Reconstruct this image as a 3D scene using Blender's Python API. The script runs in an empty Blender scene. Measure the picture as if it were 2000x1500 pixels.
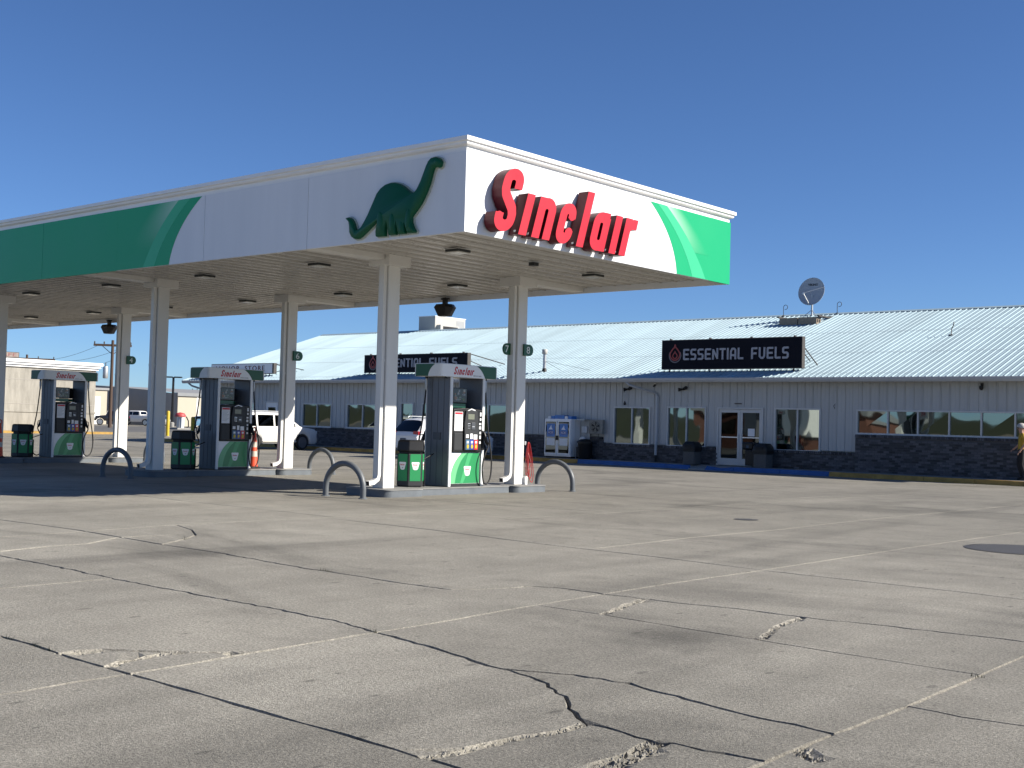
import bpy, bmesh, math, random
from math import sin, cos, pi, radians, sqrt
from mathutils import Vector, Matrix
from mathutils.geometry import delaunay_2d_cdt
random.seed(7)
SC = bpy.context.scene
COL = SC.collection

# ------------------------------------------------------------------ camera
YAW, PITCH, ROLL, FPX = 0.71284, 0.03308, 0.02704, 2387.29
fw = Vector((-sin(YAW)*cos(PITCH), cos(YAW)*cos(PITCH), sin(PITCH)))
rt = Vector((cos(YAW), sin(YAW), 0)); up = rt.cross(fw)
r2 = rt*cos(ROLL)+up*sin(ROLL); u2 = up*cos(ROLL)-rt*sin(ROLL)
cd = bpy.data.cameras.new('camera'); cam = bpy.data.objects.new('camera', cd); COL.objects.link(cam)
m3 = Matrix((r2, u2, -fw)).transposed().to_4x4(); m3.translation = (0, 0, 1.45)
cam.matrix_world = m3
cd.sensor_width = 36; cd.sensor_fit = 'HORIZONTAL'; cd.lens = FPX/2000*36
cd.clip_end = 6000; cd.clip_start = .05
SC.camera = cam

# ------------------------------------------------------------------ sky, sun, exposure
SUN = Vector((1.38, .80, 1.0)).normalized()
W = bpy.data.worlds.new('World'); SC.world = W; W.use_nodes = True
wn = W.node_tree.nodes; bg = wn['Background']
sk = wn.new('ShaderNodeTexSky'); sk.sky_type = 'NISHITA'; sk.sun_disc = False
sk.sun_elevation = math.asin(SUN.z); sk.sun_rotation = math.atan2(SUN.x, SUN.y)
sk.altitude = 1200; sk.air_density = .85; sk.dust_density = .25; sk.ozone_density = 3.0
tint = wn.new('ShaderNodeVectorMath'); tint.operation = 'MULTIPLY'; tint.inputs[1].default_value = (.77, 1.0, 1.32)   # dry, high-plains blue
W.node_tree.links.new(sk.outputs[0], tint.inputs[0]); W.node_tree.links.new(tint.outputs[0], bg.inputs[0]); bg.inputs[1].default_value = .05
sl = bpy.data.lights.new('sun', 'SUN'); sl.energy = 5.0; sl.angle = radians(.53); sl.color = (1, .93, .82)
so = bpy.data.objects.new('sun', sl); COL.objects.link(so)
so.rotation_euler = (-SUN).to_track_quat('-Z', 'Y').to_euler(); so.location = (20, 10, 30)
SC.view_settings.view_transform = 'Standard'; SC.view_settings.look = 'None'
SC.view_settings.gamma = 1; SC.view_settings.use_curve_mapping = False
SC.view_settings.exposure = .88

# ------------------------------------------------------------------ materials
MATS = {}
def M(name, col, rough=.5, metal=0., var=.12, scale=1.2, bump=0., bscale=60, spec=.5, coat=0., emit=None, stretch=None, piece=0.):
    if name in MATS: return MATS[name]
    m = bpy.data.materials.new(name); m.use_nodes = True; MATS[name] = m
    nt = m.node_tree; N = nt.nodes; L = nt.links; b = N['Principled BSDF']
    b.inputs['Roughness'].default_value = rough; b.inputs['Metallic'].default_value = metal
    b.inputs['Specular IOR Level'].default_value = spec; b.inputs['Coat Weight'].default_value = coat
    geo = N.new('ShaderNodeNewGeometry'); pos = geo.outputs['Position']
    if stretch:
        mp = N.new('ShaderNodeMapping'); mp.inputs['Scale'].default_value = stretch
        L.new(pos, mp.inputs['Vector']); pos = mp.outputs[0]
    nz = N.new('ShaderNodeTexNoise'); nz.inputs['Scale'].default_value = scale; nz.inputs['Detail'].default_value = 6
    nz.inputs['Roughness'].default_value = .65
    L.new(pos, nz.inputs['Vector'])
    mr = N.new('ShaderNodeMapRange'); mr.inputs[1].default_value = .25; mr.inputs[2].default_value = .75
    mr.inputs[3].default_value = 1-var; mr.inputs[4].default_value = 1+var
    L.new(nz.outputs['Fac'], mr.inputs[0]); fac = mr.outputs[0]
    if piece:
        oi = N.new('ShaderNodeObjectInfo'); ad = N.new('ShaderNodeMath'); ad.operation = 'ADD'
        L.new(oi.outputs['Random'], ad.inputs[0]); L.new(geo.outputs['Random Per Island'], ad.inputs[1])
        fr = N.new('ShaderNodeMath'); fr.operation = 'FRACT'; L.new(ad.outputs[0], fr.inputs[0])
        m2 = N.new('ShaderNodeMapRange'); m2.inputs[3].default_value = 1-piece; m2.inputs[4].default_value = 1+piece
        L.new(fr.outputs[0], m2.inputs[0])
        mu = N.new('ShaderNodeMath'); mu.operation = 'MULTIPLY'; L.new(fac, mu.inputs[0]); L.new(m2.outputs[0], mu.inputs[1]); fac = mu.outputs[0]
    vm = N.new('ShaderNodeVectorMath'); vm.operation = 'SCALE'; vm.inputs[0].default_value = col
    L.new(fac, vm.inputs['Scale']); L.new(vm.outputs[0], b.inputs['Base Color'])
    r2_ = N.new('ShaderNodeMapRange'); r2_.inputs[3].default_value = max(0, rough-.08); r2_.inputs[4].default_value = min(1, rough+.12)
    L.new(nz.outputs['Fac'], r2_.inputs[0]); L.new(r2_.outputs[0], b.inputs['Roughness'])
    if bump:
        n2 = N.new('ShaderNodeTexNoise'); n2.inputs['Scale'].default_value = bscale; n2.inputs['Detail'].default_value = 4
        L.new(pos, n2.inputs['Vector'])
        bp = N.new('ShaderNodeBump'); bp.inputs['Strength'].default_value = bump; bp.inputs['Distance'].default_value = .02
        L.new(n2.outputs['Fac'], bp.inputs['Height']); L.new(bp.outputs[0], b.inputs['Normal'])
    if emit:
        b.inputs['Emission Color'].default_value = (*col, 1); b.inputs['Emission Strength'].default_value = emit
    return m
def glass(name, col, wav=.03, rough=.02, metal=1., wscale=.8):
    m = M(name, col, rough, metal, .03)
    nt = m.node_tree; N = nt.nodes; L = nt.links; b = N['Principled BSDF']
    for l in list(b.inputs['Roughness'].links): L.remove(l)
    b.inputs['Roughness'].default_value = rough
    g = N.new('ShaderNodeNewGeometry'); n2 = N.new('ShaderNodeTexNoise'); n2.inputs['Scale'].default_value = wscale; n2.inputs['Detail'].default_value = 1
    L.new(g.outputs['Position'], n2.inputs['Vector'])
    bp = N.new('ShaderNodeBump'); bp.inputs['Strength'].default_value = wav; bp.inputs['Distance'].default_value = .3
    L.new(n2.outputs['Fac'], bp.inputs['Height']); L.new(bp.outputs[0], b.inputs['Normal'])
    return m
white = M('white_paint', (.80, .80, .79), .38, var=.03, scale=.7)
fascia_w = M('fascia_white', (.70, .72, .75), .4, spec=.3, var=.045, scale=.8, stretch=(3, 3, .35))
fascia_g = M('fascia_green', (.004, .33, .135), .4, spec=.3, var=.03, scale=.5)
fascia_l = M('fascia_light_green', (.04, .43, .215), .4, spec=.3, var=.03, scale=.5)
crownm = M('crown_white', (.80, .80, .79), .4, var=.05, scale=2, stretch=(1, 1, 4))
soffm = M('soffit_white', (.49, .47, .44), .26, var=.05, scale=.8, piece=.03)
colm = M('column_white', (.66, .65, .62), .4, var=.05, scale=1.5, stretch=(2, 2, .5))
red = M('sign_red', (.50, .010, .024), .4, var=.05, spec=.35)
red_shade = M('sign_red_return_shade', (.085, .004, .010), .4, spec=.3, var=.05)  # letter returns darkened in colour to carry their shade
dinog = M('emblem_green', (.003, .085, .036), .4, var=.06, spec=.25)
dinob = M('emblem_backing', (.42, .46, .38), .4, var=.05)
black = M('black_plastic', (.010, .010, .011), .42, spec=.35, var=.2)
rubber = M('rubber', (.013, .013, .013), .6, var=.2)
dkgray = M('dark_gray_plastic', (.026, .028, .03), .5, spec=.35, var=.15)
pumpg = M('pump_gray', (.12, .13, .15), .42, metal=.15, var=.05, stretch=(4, 4, .6))
pumpd = M('pump_inner_gray', (.07, .077, .09), .5, var=.06)
alum = M('aluminium', (.62, .63, .64), .3, metal=.6, var=.05)
chrome = M('chrome', (.7, .7, .7), .12, metal=1, var=.03)
lightgray = M('trim_light_gray', (.66, .67, .68), .35, var=.04)
pgreen = M('panel_green', (.018, .23, .075), .35, var=.03)
pgreen2 = M('panel_mid_green', (.05, .33, .125), .35, var=.03)
pgreen3 = M('panel_light_green', (.13, .43, .20), .35, var=.03)
hgreen = M('header_green', (.006, .085, .032), .4, var=.04)
pwhite = M('panel_white', (.78, .79, .79), .35, var=.03)
redink = M('red_ink', (.50, .02, .035), .45, var=.04)
blackink = M('black_ink', (.02, .025, .02), .5, var=.05)
islandm = M('island_gray_paint', (.11, .125, .14), .55, var=.22, scale=3, bump=.2, bscale=30)
islandt = M('island_top', (.20, .20, .195), .7, var=.25, scale=3, bump=.3, bscale=60)
hoopm = M('hoop_gray_paint', (.105, .115, .125), .45, var=.15, scale=5, bump=.05)
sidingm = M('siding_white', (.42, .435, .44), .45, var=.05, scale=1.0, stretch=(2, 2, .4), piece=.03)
roofm = M('roof_steel', (.31, .41, .46), .62, spec=.22, var=.11, scale=.8, stretch=(3, .3, .3), piece=.07)
gutterm = M('gutter_white', (.42, .44, .46), .45, var=.06, scale=2)
brickm = M('gray_brick', (.085, .085, .092), .85, spec=.25, var=.18, scale=9, bump=.35, bscale=70, piece=.5)
mortar = M('mortar', (.075, .075, .078), .9, var=.15, scale=6, bump=.3)
framew = M('frame_white', (.52, .53, .53), .4, var=.04)
wglass = glass('window_glass', (.20, .23, .22), .022)
dglass = glass('door_glass', (.05, .058, .062), .015)
dark_in = M('dark_interior', (.01, .01, .012), .8)
signblk = M('sign_black', (.006, .007, .013), .6, spec=.12, var=.1)
signlet = M('sign_letter_gray', (.32, .33, .36), .4, var=.04)
signred = M('sign_flame_red', (.30, .035, .03), .4, var=.05)
signgry = M('sign_ring_gray', (.13, .12, .13), .4, var=.05)
rust = M('dark_steel', (.05, .045, .042), .6, var=.3, scale=6)
wood = M('weathered_wood', (.16, .11, .07), .8, var=.3, scale=8, stretch=(1, 8, 8), bump=.3)
polewood = M('pole_wood', (.075, .048, .035), .85, var=.3, scale=5, stretch=(4, 4, .3), bump=.3)
yellow = M('safety_yellow', (.50, .36, .02), .5, var=.12, scale=3)
curby = M('curb_yellow', (.36, .22, .055), .75, var=.4, scale=2.5, bump=.3)
curbb = M('curb_blue', (.025, .10, .30), .7, var=.25, scale=3, bump=.3)
curbc = M('curb_concrete', (.27, .265, .25), .85, var=.2, scale=3, bump=.4)
orange = M('cone_orange', (.72, .085, .035), .5, var=.08)
conew = M('cone_stripe', (.52, .45, .38), .5, var=.15)
redhose = M('red_hose', (.50, .035, .035), .4, var=.12)
carw = M('car_white', (.70, .69, .66), .22, var=.02, coat=.6)
carw2 = M('car_pearl', (.70, .71, .73), .22, var=.02, coat=.6)
carblk = M('car_black', (.012, .012, .014), .25, var=.05, coat=.6)
carblue = M('car_blue', (.14, .28, .40), .25, var=.03, coat=.6)
carsil = M('car_silver', (.35, .36, .38), .25, metal=.5, var=.03, coat=.5)
carglass = glass('car_glass', (.055, .06, .065), .01)
tailred = M('tail_lamp', (.36, .02, .03), .12, var=.05, coat=.8)
headl = M('head_lamp', (.6, .62, .64), .08, var=.03, coat=.8)
concw = M('board_formed_concrete', (.30, .285, .25), .9, spec=.2, var=.32, scale=1.5, stretch=(2, 2, .35), bump=.3, bscale=12)
beige = M('warehouse_beige', (.42, .38, .30), .7, var=.04)
grayw = M('warehouse_gray', (.24, .245, .25), .7, var=.05, stretch=(3, 3, .1))
asphalt = M('asphalt', (.10, .098, .094), .9, var=.2, scale=.12, bump=.2, bscale=20)
dirt = M('dry_ground', (.20, .165, .12), .95, var=.25, scale=.05)
screenm = M('screen', (.02, .022, .03), .1, var=.1)
skin = M('skin', (.42, .24, .17), .55, var=.05)
shirt = M('yellow_shirt', (.42, .27, .03), .8, var=.12, scale=12)
pants = M('black_pants', (.012, .012, .015), .85, var=.2)
hairm = M('grey_hair', (.38, .37, .36), .7, var=.2, scale=30)
dishm = M('dish_gray', (.40, .42, .44), .5, var=.05)
galv = M('galvanised', (.45, .47, .48), .4, metal=.5, var=.1, scale=4)
hvacm = M('hvac_beige', (.40, .39, .36), .5, var=.06)
blueposter = M('poster_blue', (.03, .16, .46), .35, var=.25, scale=4)
paper = M('paper_white', (.74, .75, .76), .6, var=.04)
trashbeige = M('trash_body', (.09, .088, .085), .8, var=.2, scale=18, bump=.4, bscale=30)
mount = M('hill_green', (.03, .036, .018), .95, var=.3, scale=.02)
brownb = M('brown_wall', (.15, .065, .045), .8, var=.12)

def concrete_mat(nm='lot_concrete', tone=1.0):
    m = bpy.data.materials.new(nm); m.use_nodes = True
    nt = m.node_tree; N = nt.nodes; L = nt.links; b = N['Principled BSDF']
    g = N.new('ShaderNodeNewGeometry'); pos = g.outputs['Position']
    def noise(sc, det=5, ro=.6, stretch=None, dist=0):
        v = pos
        if stretch:
            mp = N.new('ShaderNodeMapping'); mp.inputs['Scale'].default_value = stretch; L.new(pos, mp.inputs['Vector']); v = mp.outputs[0]
        n = N.new('ShaderNodeTexNoise'); n.inputs['Scale'].default_value = sc; n.inputs['Detail'].default_value = det
        n.inputs['Roughness'].default_value = ro; n.inputs['Distortion'].default_value = dist
        L.new(v, n.inputs['Vector']); return n.outputs['Fac']
    def mapr(s, a, b_, c, d):
        r = N.new('ShaderNodeMapRange'); L.new(s, r.inputs[0])
        for i, x in enumerate((a, b_, c, d)): r.inputs[i+1].default_value = x
        return r.outputs[0]
    def mul(a, b_):
        q = N.new('ShaderNodeMath'); q.operation = 'MULTIPLY'; L.new(a, q.inputs[0]); L.new(b_, q.inputs[1]); return q.outputs[0]
    oi = N.new('ShaderNodeObjectInfo')
    f = mapr(noise(.35, 6, .65), .3, .7, .80, 1.17)                         # broad mottling
    f = mul(f, mapr(noise(1.7, 6, .72), .3, .7, .86, 1.12))
    f = mul(f, mapr(noise(62, 3, .8), .34, .66, .50, 1.50))                # exposed aggregate
    f = mul(f, mapr(noise(26, 4, .7), .32, .68, .84, 1.16))
    f = mul(f, mapr(oi.outputs['Random'], 0, 1, .92, 1.08))
    f = mul(f, mapr(noise(.55, 5, .62, (1, .12, 1), .4), .52, .72, 1, .66))    # tyre-worn streaks along the drive lanes
    f = mul(f, mapr(noise(.42, 5, .65, (.35, 1, 1), .8), .54, .70, 1, .58))     # oil-darkened patches
    # worn, oil-darkened drive lane between the canopy and the store
    sx = N.new('ShaderNodeSeparateXYZ'); L.new(pos, sx.inputs[0])
    wob = N.new('ShaderNodeMath'); wob.operation = 'MULTIPLY_ADD'; L.new(noise(.25, 4, .6), wob.inputs[0]); wob.inputs[1].default_value = 9; L.new(sx.outputs['Y'], wob.inputs[2])
    f = mul(f, mapr(wob.outputs[0], 17, 22, 1.04, .80))
    vo = N.new('ShaderNodeTexVoronoi'); vo.voronoi_dimensions = '2D'; vo.inputs['Scale'].default_value = 1.9; vo.inputs['Randomness'].default_value = 1
    mp = N.new('ShaderNodeMapping'); mp.inputs['Scale'].default_value = (1.9, .8, 1); L.new(pos, mp.inputs['Vector']); L.new(mp.outputs[0], vo.inputs['Vector'])
    cs = N.new('ShaderNodeSeparateColor'); L.new(vo.outputs['Color'], cs.inputs[0])
    big = N.new('ShaderNodeMath'); big.operation = 'DIVIDE'; L.new(vo.outputs['Distance'], big.inputs[0]); L.new(mapr(cs.outputs[0], .5, 1, .05, 2.4), big.inputs[1])
    f = mul(f, mapr(big.outputs[0], .022, .050, .62, 1))            # gum and oil drips
    vs = N.new('ShaderNodeVectorMath'); vs.operation = 'SCALE'; vs.inputs[0].default_value = (.263*tone, .248*tone, .211*tone); L.new(f, vs.inputs['Scale'])
    L.new(vs.outputs[0], b.inputs['Base Color']); b.inputs['Roughness'].default_value = .82; b.inputs['Specular IOR Level'].default_value = .35
    bp = N.new('ShaderNodeBump'); bp.inputs['Strength'].default_value = .9; bp.inputs['Distance'].default_value = .010
    L.new(noise(110, 4, .7), bp.inputs['Height']); L.new(bp.outputs[0], b.inputs['Normal'])
    return m
concrete = concrete_mat()
joint = concrete_mat('joint_dirt', .92); spall = concrete_mat('broken_concrete', 1.15)

# ------------------------------------------------------------------ mesh helpers
class MB:
    def __init__(s): s.v = []; s.f = []; s.m = []
    def add(s, vs, fs, mi=0):
        o = len(s.v); s.v += [tuple(p) for p in vs]
        for f in fs: s.f.append(tuple(i+o for i in f)); s.m.append(mi)
        return s
    def box(s, x0, x1, y0, y1, z0, z1, mi=0):
        x0, x1 = sorted((x0, x1)); y0, y1 = sorted((y0, y1)); z0, z1 = sorted((z0, z1))
        return s.add([(x0,y0,z0),(x1,y0,z0),(x1,y1,z0),(x0,y1,z0),(x0,y0,z1),(x1,y0,z1),(x1,y1,z1),(x0,y1,z1)],
                     [(3,2,1,0),(4,5,6,7),(0,1,5,4),(1,2,6,5),(2,3,7,6),(3,0,4,7)], mi)
    def prism(s, poly, a, b, ax='z', mi=0):
        area = sum(poly[i][0]*poly[(i+1)%len(poly)][1]-poly[(i+1)%len(poly)][0]*poly[i][1] for i in range(len(poly)))
        p = list(poly) if area > 0 else list(reversed(poly))
        if ax == 'y': p = list(reversed(p))
        T = {'z': lambda q, c: (q[0], q[1], c), 'x': lambda q, c: (c, q[0], q[1]), 'y': lambda q, c: (q[0], c, q[1])}[ax]
        a, b = sorted((a, b)); n = len(p)
        return s.add([T(q, a) for q in p]+[T(q, b) for q in p],
                     [tuple(range(n-1, -1, -1)), tuple(range(n, 2*n))]+[(i, (i+1) % n, n+(i+1) % n, n+i) for i in range(n)], mi)
    def tube(s, pts, rad, n=8, mi=0, cap=True):
        pts = [Vector(p) for p in pts]; k = len(pts); rr = rad if isinstance(rad, (list, tuple)) else [rad]*k
        t0 = (pts[1]-pts[0]).normalized(); a = Vector((0, 0, 1)) if abs(t0.z) < .9 else Vector((1, 0, 0))
        nrm = t0.cross(a).normalized(); vs = []
        for i in range(k):
            t = (pts[min(i+1, k-1)]-pts[max(i-1, 0)]).normalized()
            nrm = (nrm-t*nrm.dot(t)).normalized(); bi = t.cross(nrm)
            for j in range(n):
                q = 2*pi*j/n; vs.append(pts[i]+(nrm*cos(q)+bi*sin(q))*rr[i])
        fs = [(i*n+j, i*n+(j+1) % n, (i+1)*n+(j+1) % n, (i+1)*n+j) for i in range(k-1) for j in range(n)]
        if cap: fs += [tuple(range(n-1, -1, -1)), tuple((k-1)*n+j for j in range(n))]
        return s.add(vs, fs, mi)
    def lathe(s, prof, c=(0, 0, 0), n=16, mi=0, ax='z', cap=True):
        vs = []
        for r, h in prof:
            for j in range(n):
                q = 2*pi*j/n; a, b_ = r*cos(q), r*sin(q)
                p = {'z': (a, b_, h), 'x': (h, a, b_), 'y': (b_, h, a)}[ax]
                vs.append((p[0]+c[0], p[1]+c[1], p[2]+c[2]))
        k = len(prof)
        fs = [(i*n+j, i*n+(j+1) % n, (i+1)*n+(j+1) % n, (i+1)*n+j) for i in range(k-1) for j in range(n)]
        if cap: fs += [tuple(range(n-1, -1, -1)), tuple((k-1)*n+j for j in range(n))]
        return s.add(vs, fs, mi)
    def build(s, name, mats, parent=None, loc=None, smooth=None, bevel=None):
        me = bpy.data.meshes.new(name); me.from_pydata(s.v, [], s.f); me.update()
        for m in (mats if isinstance(mats, (list, tuple)) else [mats]): me.materials.append(m)
        me.polygons.foreach_set('material_index', s.m)
        return mk(name, me, parent, loc, smooth, bevel)
def mk(name, me, parent=None, loc=None, smooth=None, bevel=None):
    if smooth:
        me.polygons.foreach_set('use_smooth', [True]*len(me.polygons)); me.set_sharp_from_angle(angle=radians(smooth))
    o = bpy.data.objects.new(name, me); COL.objects.link(o)
    if parent: o.parent = parent
    if loc: o.location = loc
    if bevel:
        b = o.modifiers.new('bevel', 'BEVEL'); b.width = bevel; b.segments = 2; b.limit_method = 'ANGLE'; b.angle_limit = radians(40)
    return o
def thing(name, label, cat, loc=(0, 0, 0), rz=0, group=None):
    o = bpy.data.objects.new(name, None); COL.objects.link(o); o.location = loc; o.rotation_euler = (0, 0, rz)
    o.empty_display_size = .2
    return tag(o, label, cat, group)
def tag(o, label, cat, group=None):
    o['label'] = label; o['category'] = cat
    if group: o['group'] = group
    return o
def struct(o): o['kind'] = 'structure'; return o
def stuff(o): o['kind'] = 'stuff'; return o
def copy_tree(o, parent=None):
    c = o.copy(); COL.objects.link(c); c.parent = parent
    for ch in [q for q in bpy.data.objects if q.parent == o]: copy_tree(ch, c)
    return c
def dup(src, label, loc, rz=None):
    c = copy_tree(src); c.location = loc; c['label'] = label
    if rz is not None: c.rotation_euler = (0, 0, rz)
    return c
def arc(cx, cy, rx, ry, a0, a1, n=10):
    return [(cx+rx*cos(radians(a0+(a1-a0)*i/n)), cy+ry*sin(radians(a0+(a1-a0)*i/n))) for i in range(n+1)]
def ccw(p):
    a = sum(p[i][0]*p[(i+1) % len(p)][1]-p[(i+1) % len(p)][0]*p[i][1] for i in range(len(p)))
    return p if a > 0 else p[::-1]
def ribbon(lines, w):
    polys = []
    for ln in lines:
        closed = ln[0] == ln[-1] and len(ln) > 2
        for i in range(len(ln)-1):
            a, b = Vector(ln[i]), Vector(ln[i+1]); d = b-a
            if d.length < 1e-6: continue
            n = Vector((-d.y, d.x)).normalized()*w/2
            polys.append(ccw([tuple(a+n), tuple(a-n), tuple(b-n), tuple(b+n)]))
        for i in range(0 if closed else 1, len(ln)-1):
            polys.append([(ln[i][0]+w/2*cos(2*pi*j/14), ln[i][1]+w/2*sin(2*pi*j/14)) for j in range(14)])
    return polys
def union2d(polys):
    vs, fs = [], []; jr = random.Random(1)
    jt = 2.5e-4*max(max(q[k] for p in polys for q in p)-min(q[k] for p in polys for q in p) for k in (0, 1)) if len(polys) > 1 else 0
    for p in polys:
        o = len(vs); vs += [Vector((q[0]+jr.uniform(-jt, jt), q[1]+jr.uniform(-jt, jt))) for q in ccw(list(p))]; fs.append(list(range(o, o+len(p))))
    vo, eo, fo, ov, oe, of = delaunay_2d_cdt(vs, [], fs, 1, 1e-7)
    tr = []
    for i, f in enumerate(fo):
        if not of[i]: continue
        a = sum(vo[f[k]].x*vo[f[(k+1) % len(f)]].y-vo[f[(k+1) % len(f)]].x*vo[f[k]].y for k in range(len(f)))
        tr.append(tuple(f) if a > 0 else tuple(reversed(f)))
    return [(v.x, v.y) for v in vo], tr
def extrude(mb, polys, T, d0, d1, mi=0, ms=None):
    """union of 2D polygons, extruded; T(u, v, d) -> 3D (right handed u x v = +d)"""
    v, tr = union2d(polys); ms = mi if ms is None else ms
    n = len(v); o = len(mb.v)
    mb.v += [tuple(T(a, b, d0)) for a, b in v]+[tuple(T(a, b, d1)) for a, b in v]
    E = {}
    for t in tr:
        mb.f.append(tuple(i+o+n for i in t)); mb.m.append(mi)
        mb.f.append(tuple(i+o for i in reversed(t))); mb.m.append(ms)
        for k in range(len(t)): E[(t[k], t[(k+1) % len(t)])] = 1
    for a, b in E:
        if (b, a) not in E: mb.f.append((a+o, b+o, b+o+n, a+o+n)); mb.m.append(ms)
    return mb
# planes that things are drawn on: u to the reader's right, v up, d out of the surface
def onX(x): return lambda u, v, d: (x+d, u, v)            # faces +X, reads along +Y
def onY(y): return lambda u, v, d: (u, y-d, v)            # faces -Y, reads along +X
FONT = {
 'E': [[(.62, 1-.085), (.12, .915), (.085, .88), (.085, .12), (.12, .085), (.62, .085)], [(.085, .5), (.56, .5)]],
 'S': [[(.60, .915), (.18, .915), (.085, .84), (.085, .58), (.16, .5), (.44, .5), (.525, .42), (.525, .17), (.44, .085), (.02, .085)]],
 'N': [[(.085, 0), (.085, .91)], [(.085, .88), (.515, .12)], [(.515, 1), (.515, .06)]],
 'T': [[(0, .915), (.60, .915)], [(.30, .915), (.30, 0)]],
 'I': [[(.085, 0), (.085, 1)]],
 'A': [[(.085, 0), (.085, .68), (.20, .915), (.42, .915), (.535, .80), (.535, 0)], [(.085, .36), (.535, .36)]],
 'L': [[(.085, 1), (.085, .12), (.12, .085), (.56, .085)]],
 'F': [[(.60, .915), (.12, .915), (.085, .88), (.085, 0)], [(.085, .48), (.52, .48)]],
 'U': [[(.085, 1), (.085, .24), (.22, .085), (.40, .085), (.535, .24), (.535, 1)]],
}
FW = {'E': .62, 'S': .61, 'N': .60, 'T': .60, 'I': .17, 'A': .62, 'L': .56, 'F': .60, 'U': .62, ' ': .48}
def techno(text, u0, u1, v0, h):
    tot = sum(FW[c] for c in text)+.14*(len(text)-1); k = (u1-u0)/(tot*h)
    polys, x = [], 0
    for c in text:
        if c != ' ':
            polys += [[(u0+q[0]*h*k, v0+q[1]*h) for q in p] for p in ribbon([[(a+x, b) for a, b in l] for l in FONT[c]], .17)]
        x += FW[c]+.14
    return polys
SH = .33
def sinclair_letters():
    """centre lines, metres, u measured from the S, baseline v = 0"""
    o = 14.57
    S = [(14.98, .74), (14.98, .85)]+arc(14.83, .85, .15, .13, 0, 180, 10)[1:]+[(14.68, .72), (14.72, .62), (14.94, .40), (14.98, .30), (14.98, .22)]+arc(14.83, .22, .15, .13, 0, -180, 10)[1:]+[(14.68, .30)]
    L = [('S', [[(a-o, b) for a, b in S]])]
    L.append(('i', [[(.775, 0), (.775, .72)]]))
    L.append(('n', [[(1.11, 0), (1.11, .72)], [(1.11, .50)]+[(1.11+.14+.14*cos(radians(a)), .50+.13*sin(radians(a))) for a in range(170, -1, -17)]+[(1.39, .50), (1.39, 0)]]))
    L.append(('c', [[(1.95, .46), (1.95, .52)]+arc(1.83, .52, .12, .11, 0, 180, 8)[1:]+[(1.71, .2)]+arc(1.83, .2, .12, .11, 180, 360, 8)[1:]+[(1.95, .25)]]))
    L.append(('l', [[(2.33, 0), (2.33, 1.02)]]))
    L.append(('a', [[(2.95, .62), (2.95, 0)], [(2.95, .50)]+arc(2.81, .50, .14, .12, 0, 180, 8)[1:]+[(2.67, .21)]+arc(2.81, .21, .14, .12, 180, 360, 8)[1:], [(2.85, .62), (3.02, .62)]]))
    L.append(('i', [[(3.29, 0), (3.29, .72)]]))
    L.append(('r', [[(3.60, 0), (3.60, .72)], [(3.60, .50), (3.66, .59), (3.76, .62), (3.88, .62)]]))
    return L
def sinclair_polys(u0, v0, k, wdt=.185, shear=SH):
    out = []
    for c, ls in sinclair_letters():
        out.append([[(u0+k*(a+shear*b), v0+k*b) for a, b in p] for p in ribbon(ls, wdt)])
    return out
def flat_sinclair(mb, T, u0, v0, width, d0, d1, mi=0):
    k = width/4.1
    for p in sinclair_polys(u0, v0, k): extrude(mb, p, T, d0, d1, mi)
    return mb
def text_polys_mesh(body, size, spacing=1.0):
    cu = bpy.data.curves.new('t', 'FONT'); cu.body = body; cu.size = size; cu.space_character = spacing; cu.resolution_u = 3
    ob = bpy.data.objects.new('t', cu); COL.objects.link(ob)
    dg = bpy.context.evaluated_depsgraph_get(); me = bpy.data.meshes.new_from_object(ob.evaluated_get(dg))
    v = [(a.co.x, a.co.y) for a in me.vertices]; f = [tuple(p.vertices) for p in me.polygons]
    bpy.data.objects.remove(ob); bpy.data.curves.remove(cu); bpy.data.meshes.remove(me)
    return v, f
def text(mb, body, T, u0, v0, width, height, d, mi=0, spacing=1.0, bold=0):
    v, f = text_polys_mesh(body, 1, spacing)
    xs = [a for a, b in v]; ys = [b for a, b in v]
    kx = width/(max(xs)-min(xs)); ky = height/(max(ys)-min(ys))
    for dx in ([0] if not bold else [-bold, 0, bold]):
        mb.add([T(u0+dx+(a-min(xs))*kx, v0+(b-min(ys))*ky, d+abs(dx)*.02) for a, b in v], f, mi)
    return mb
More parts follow.
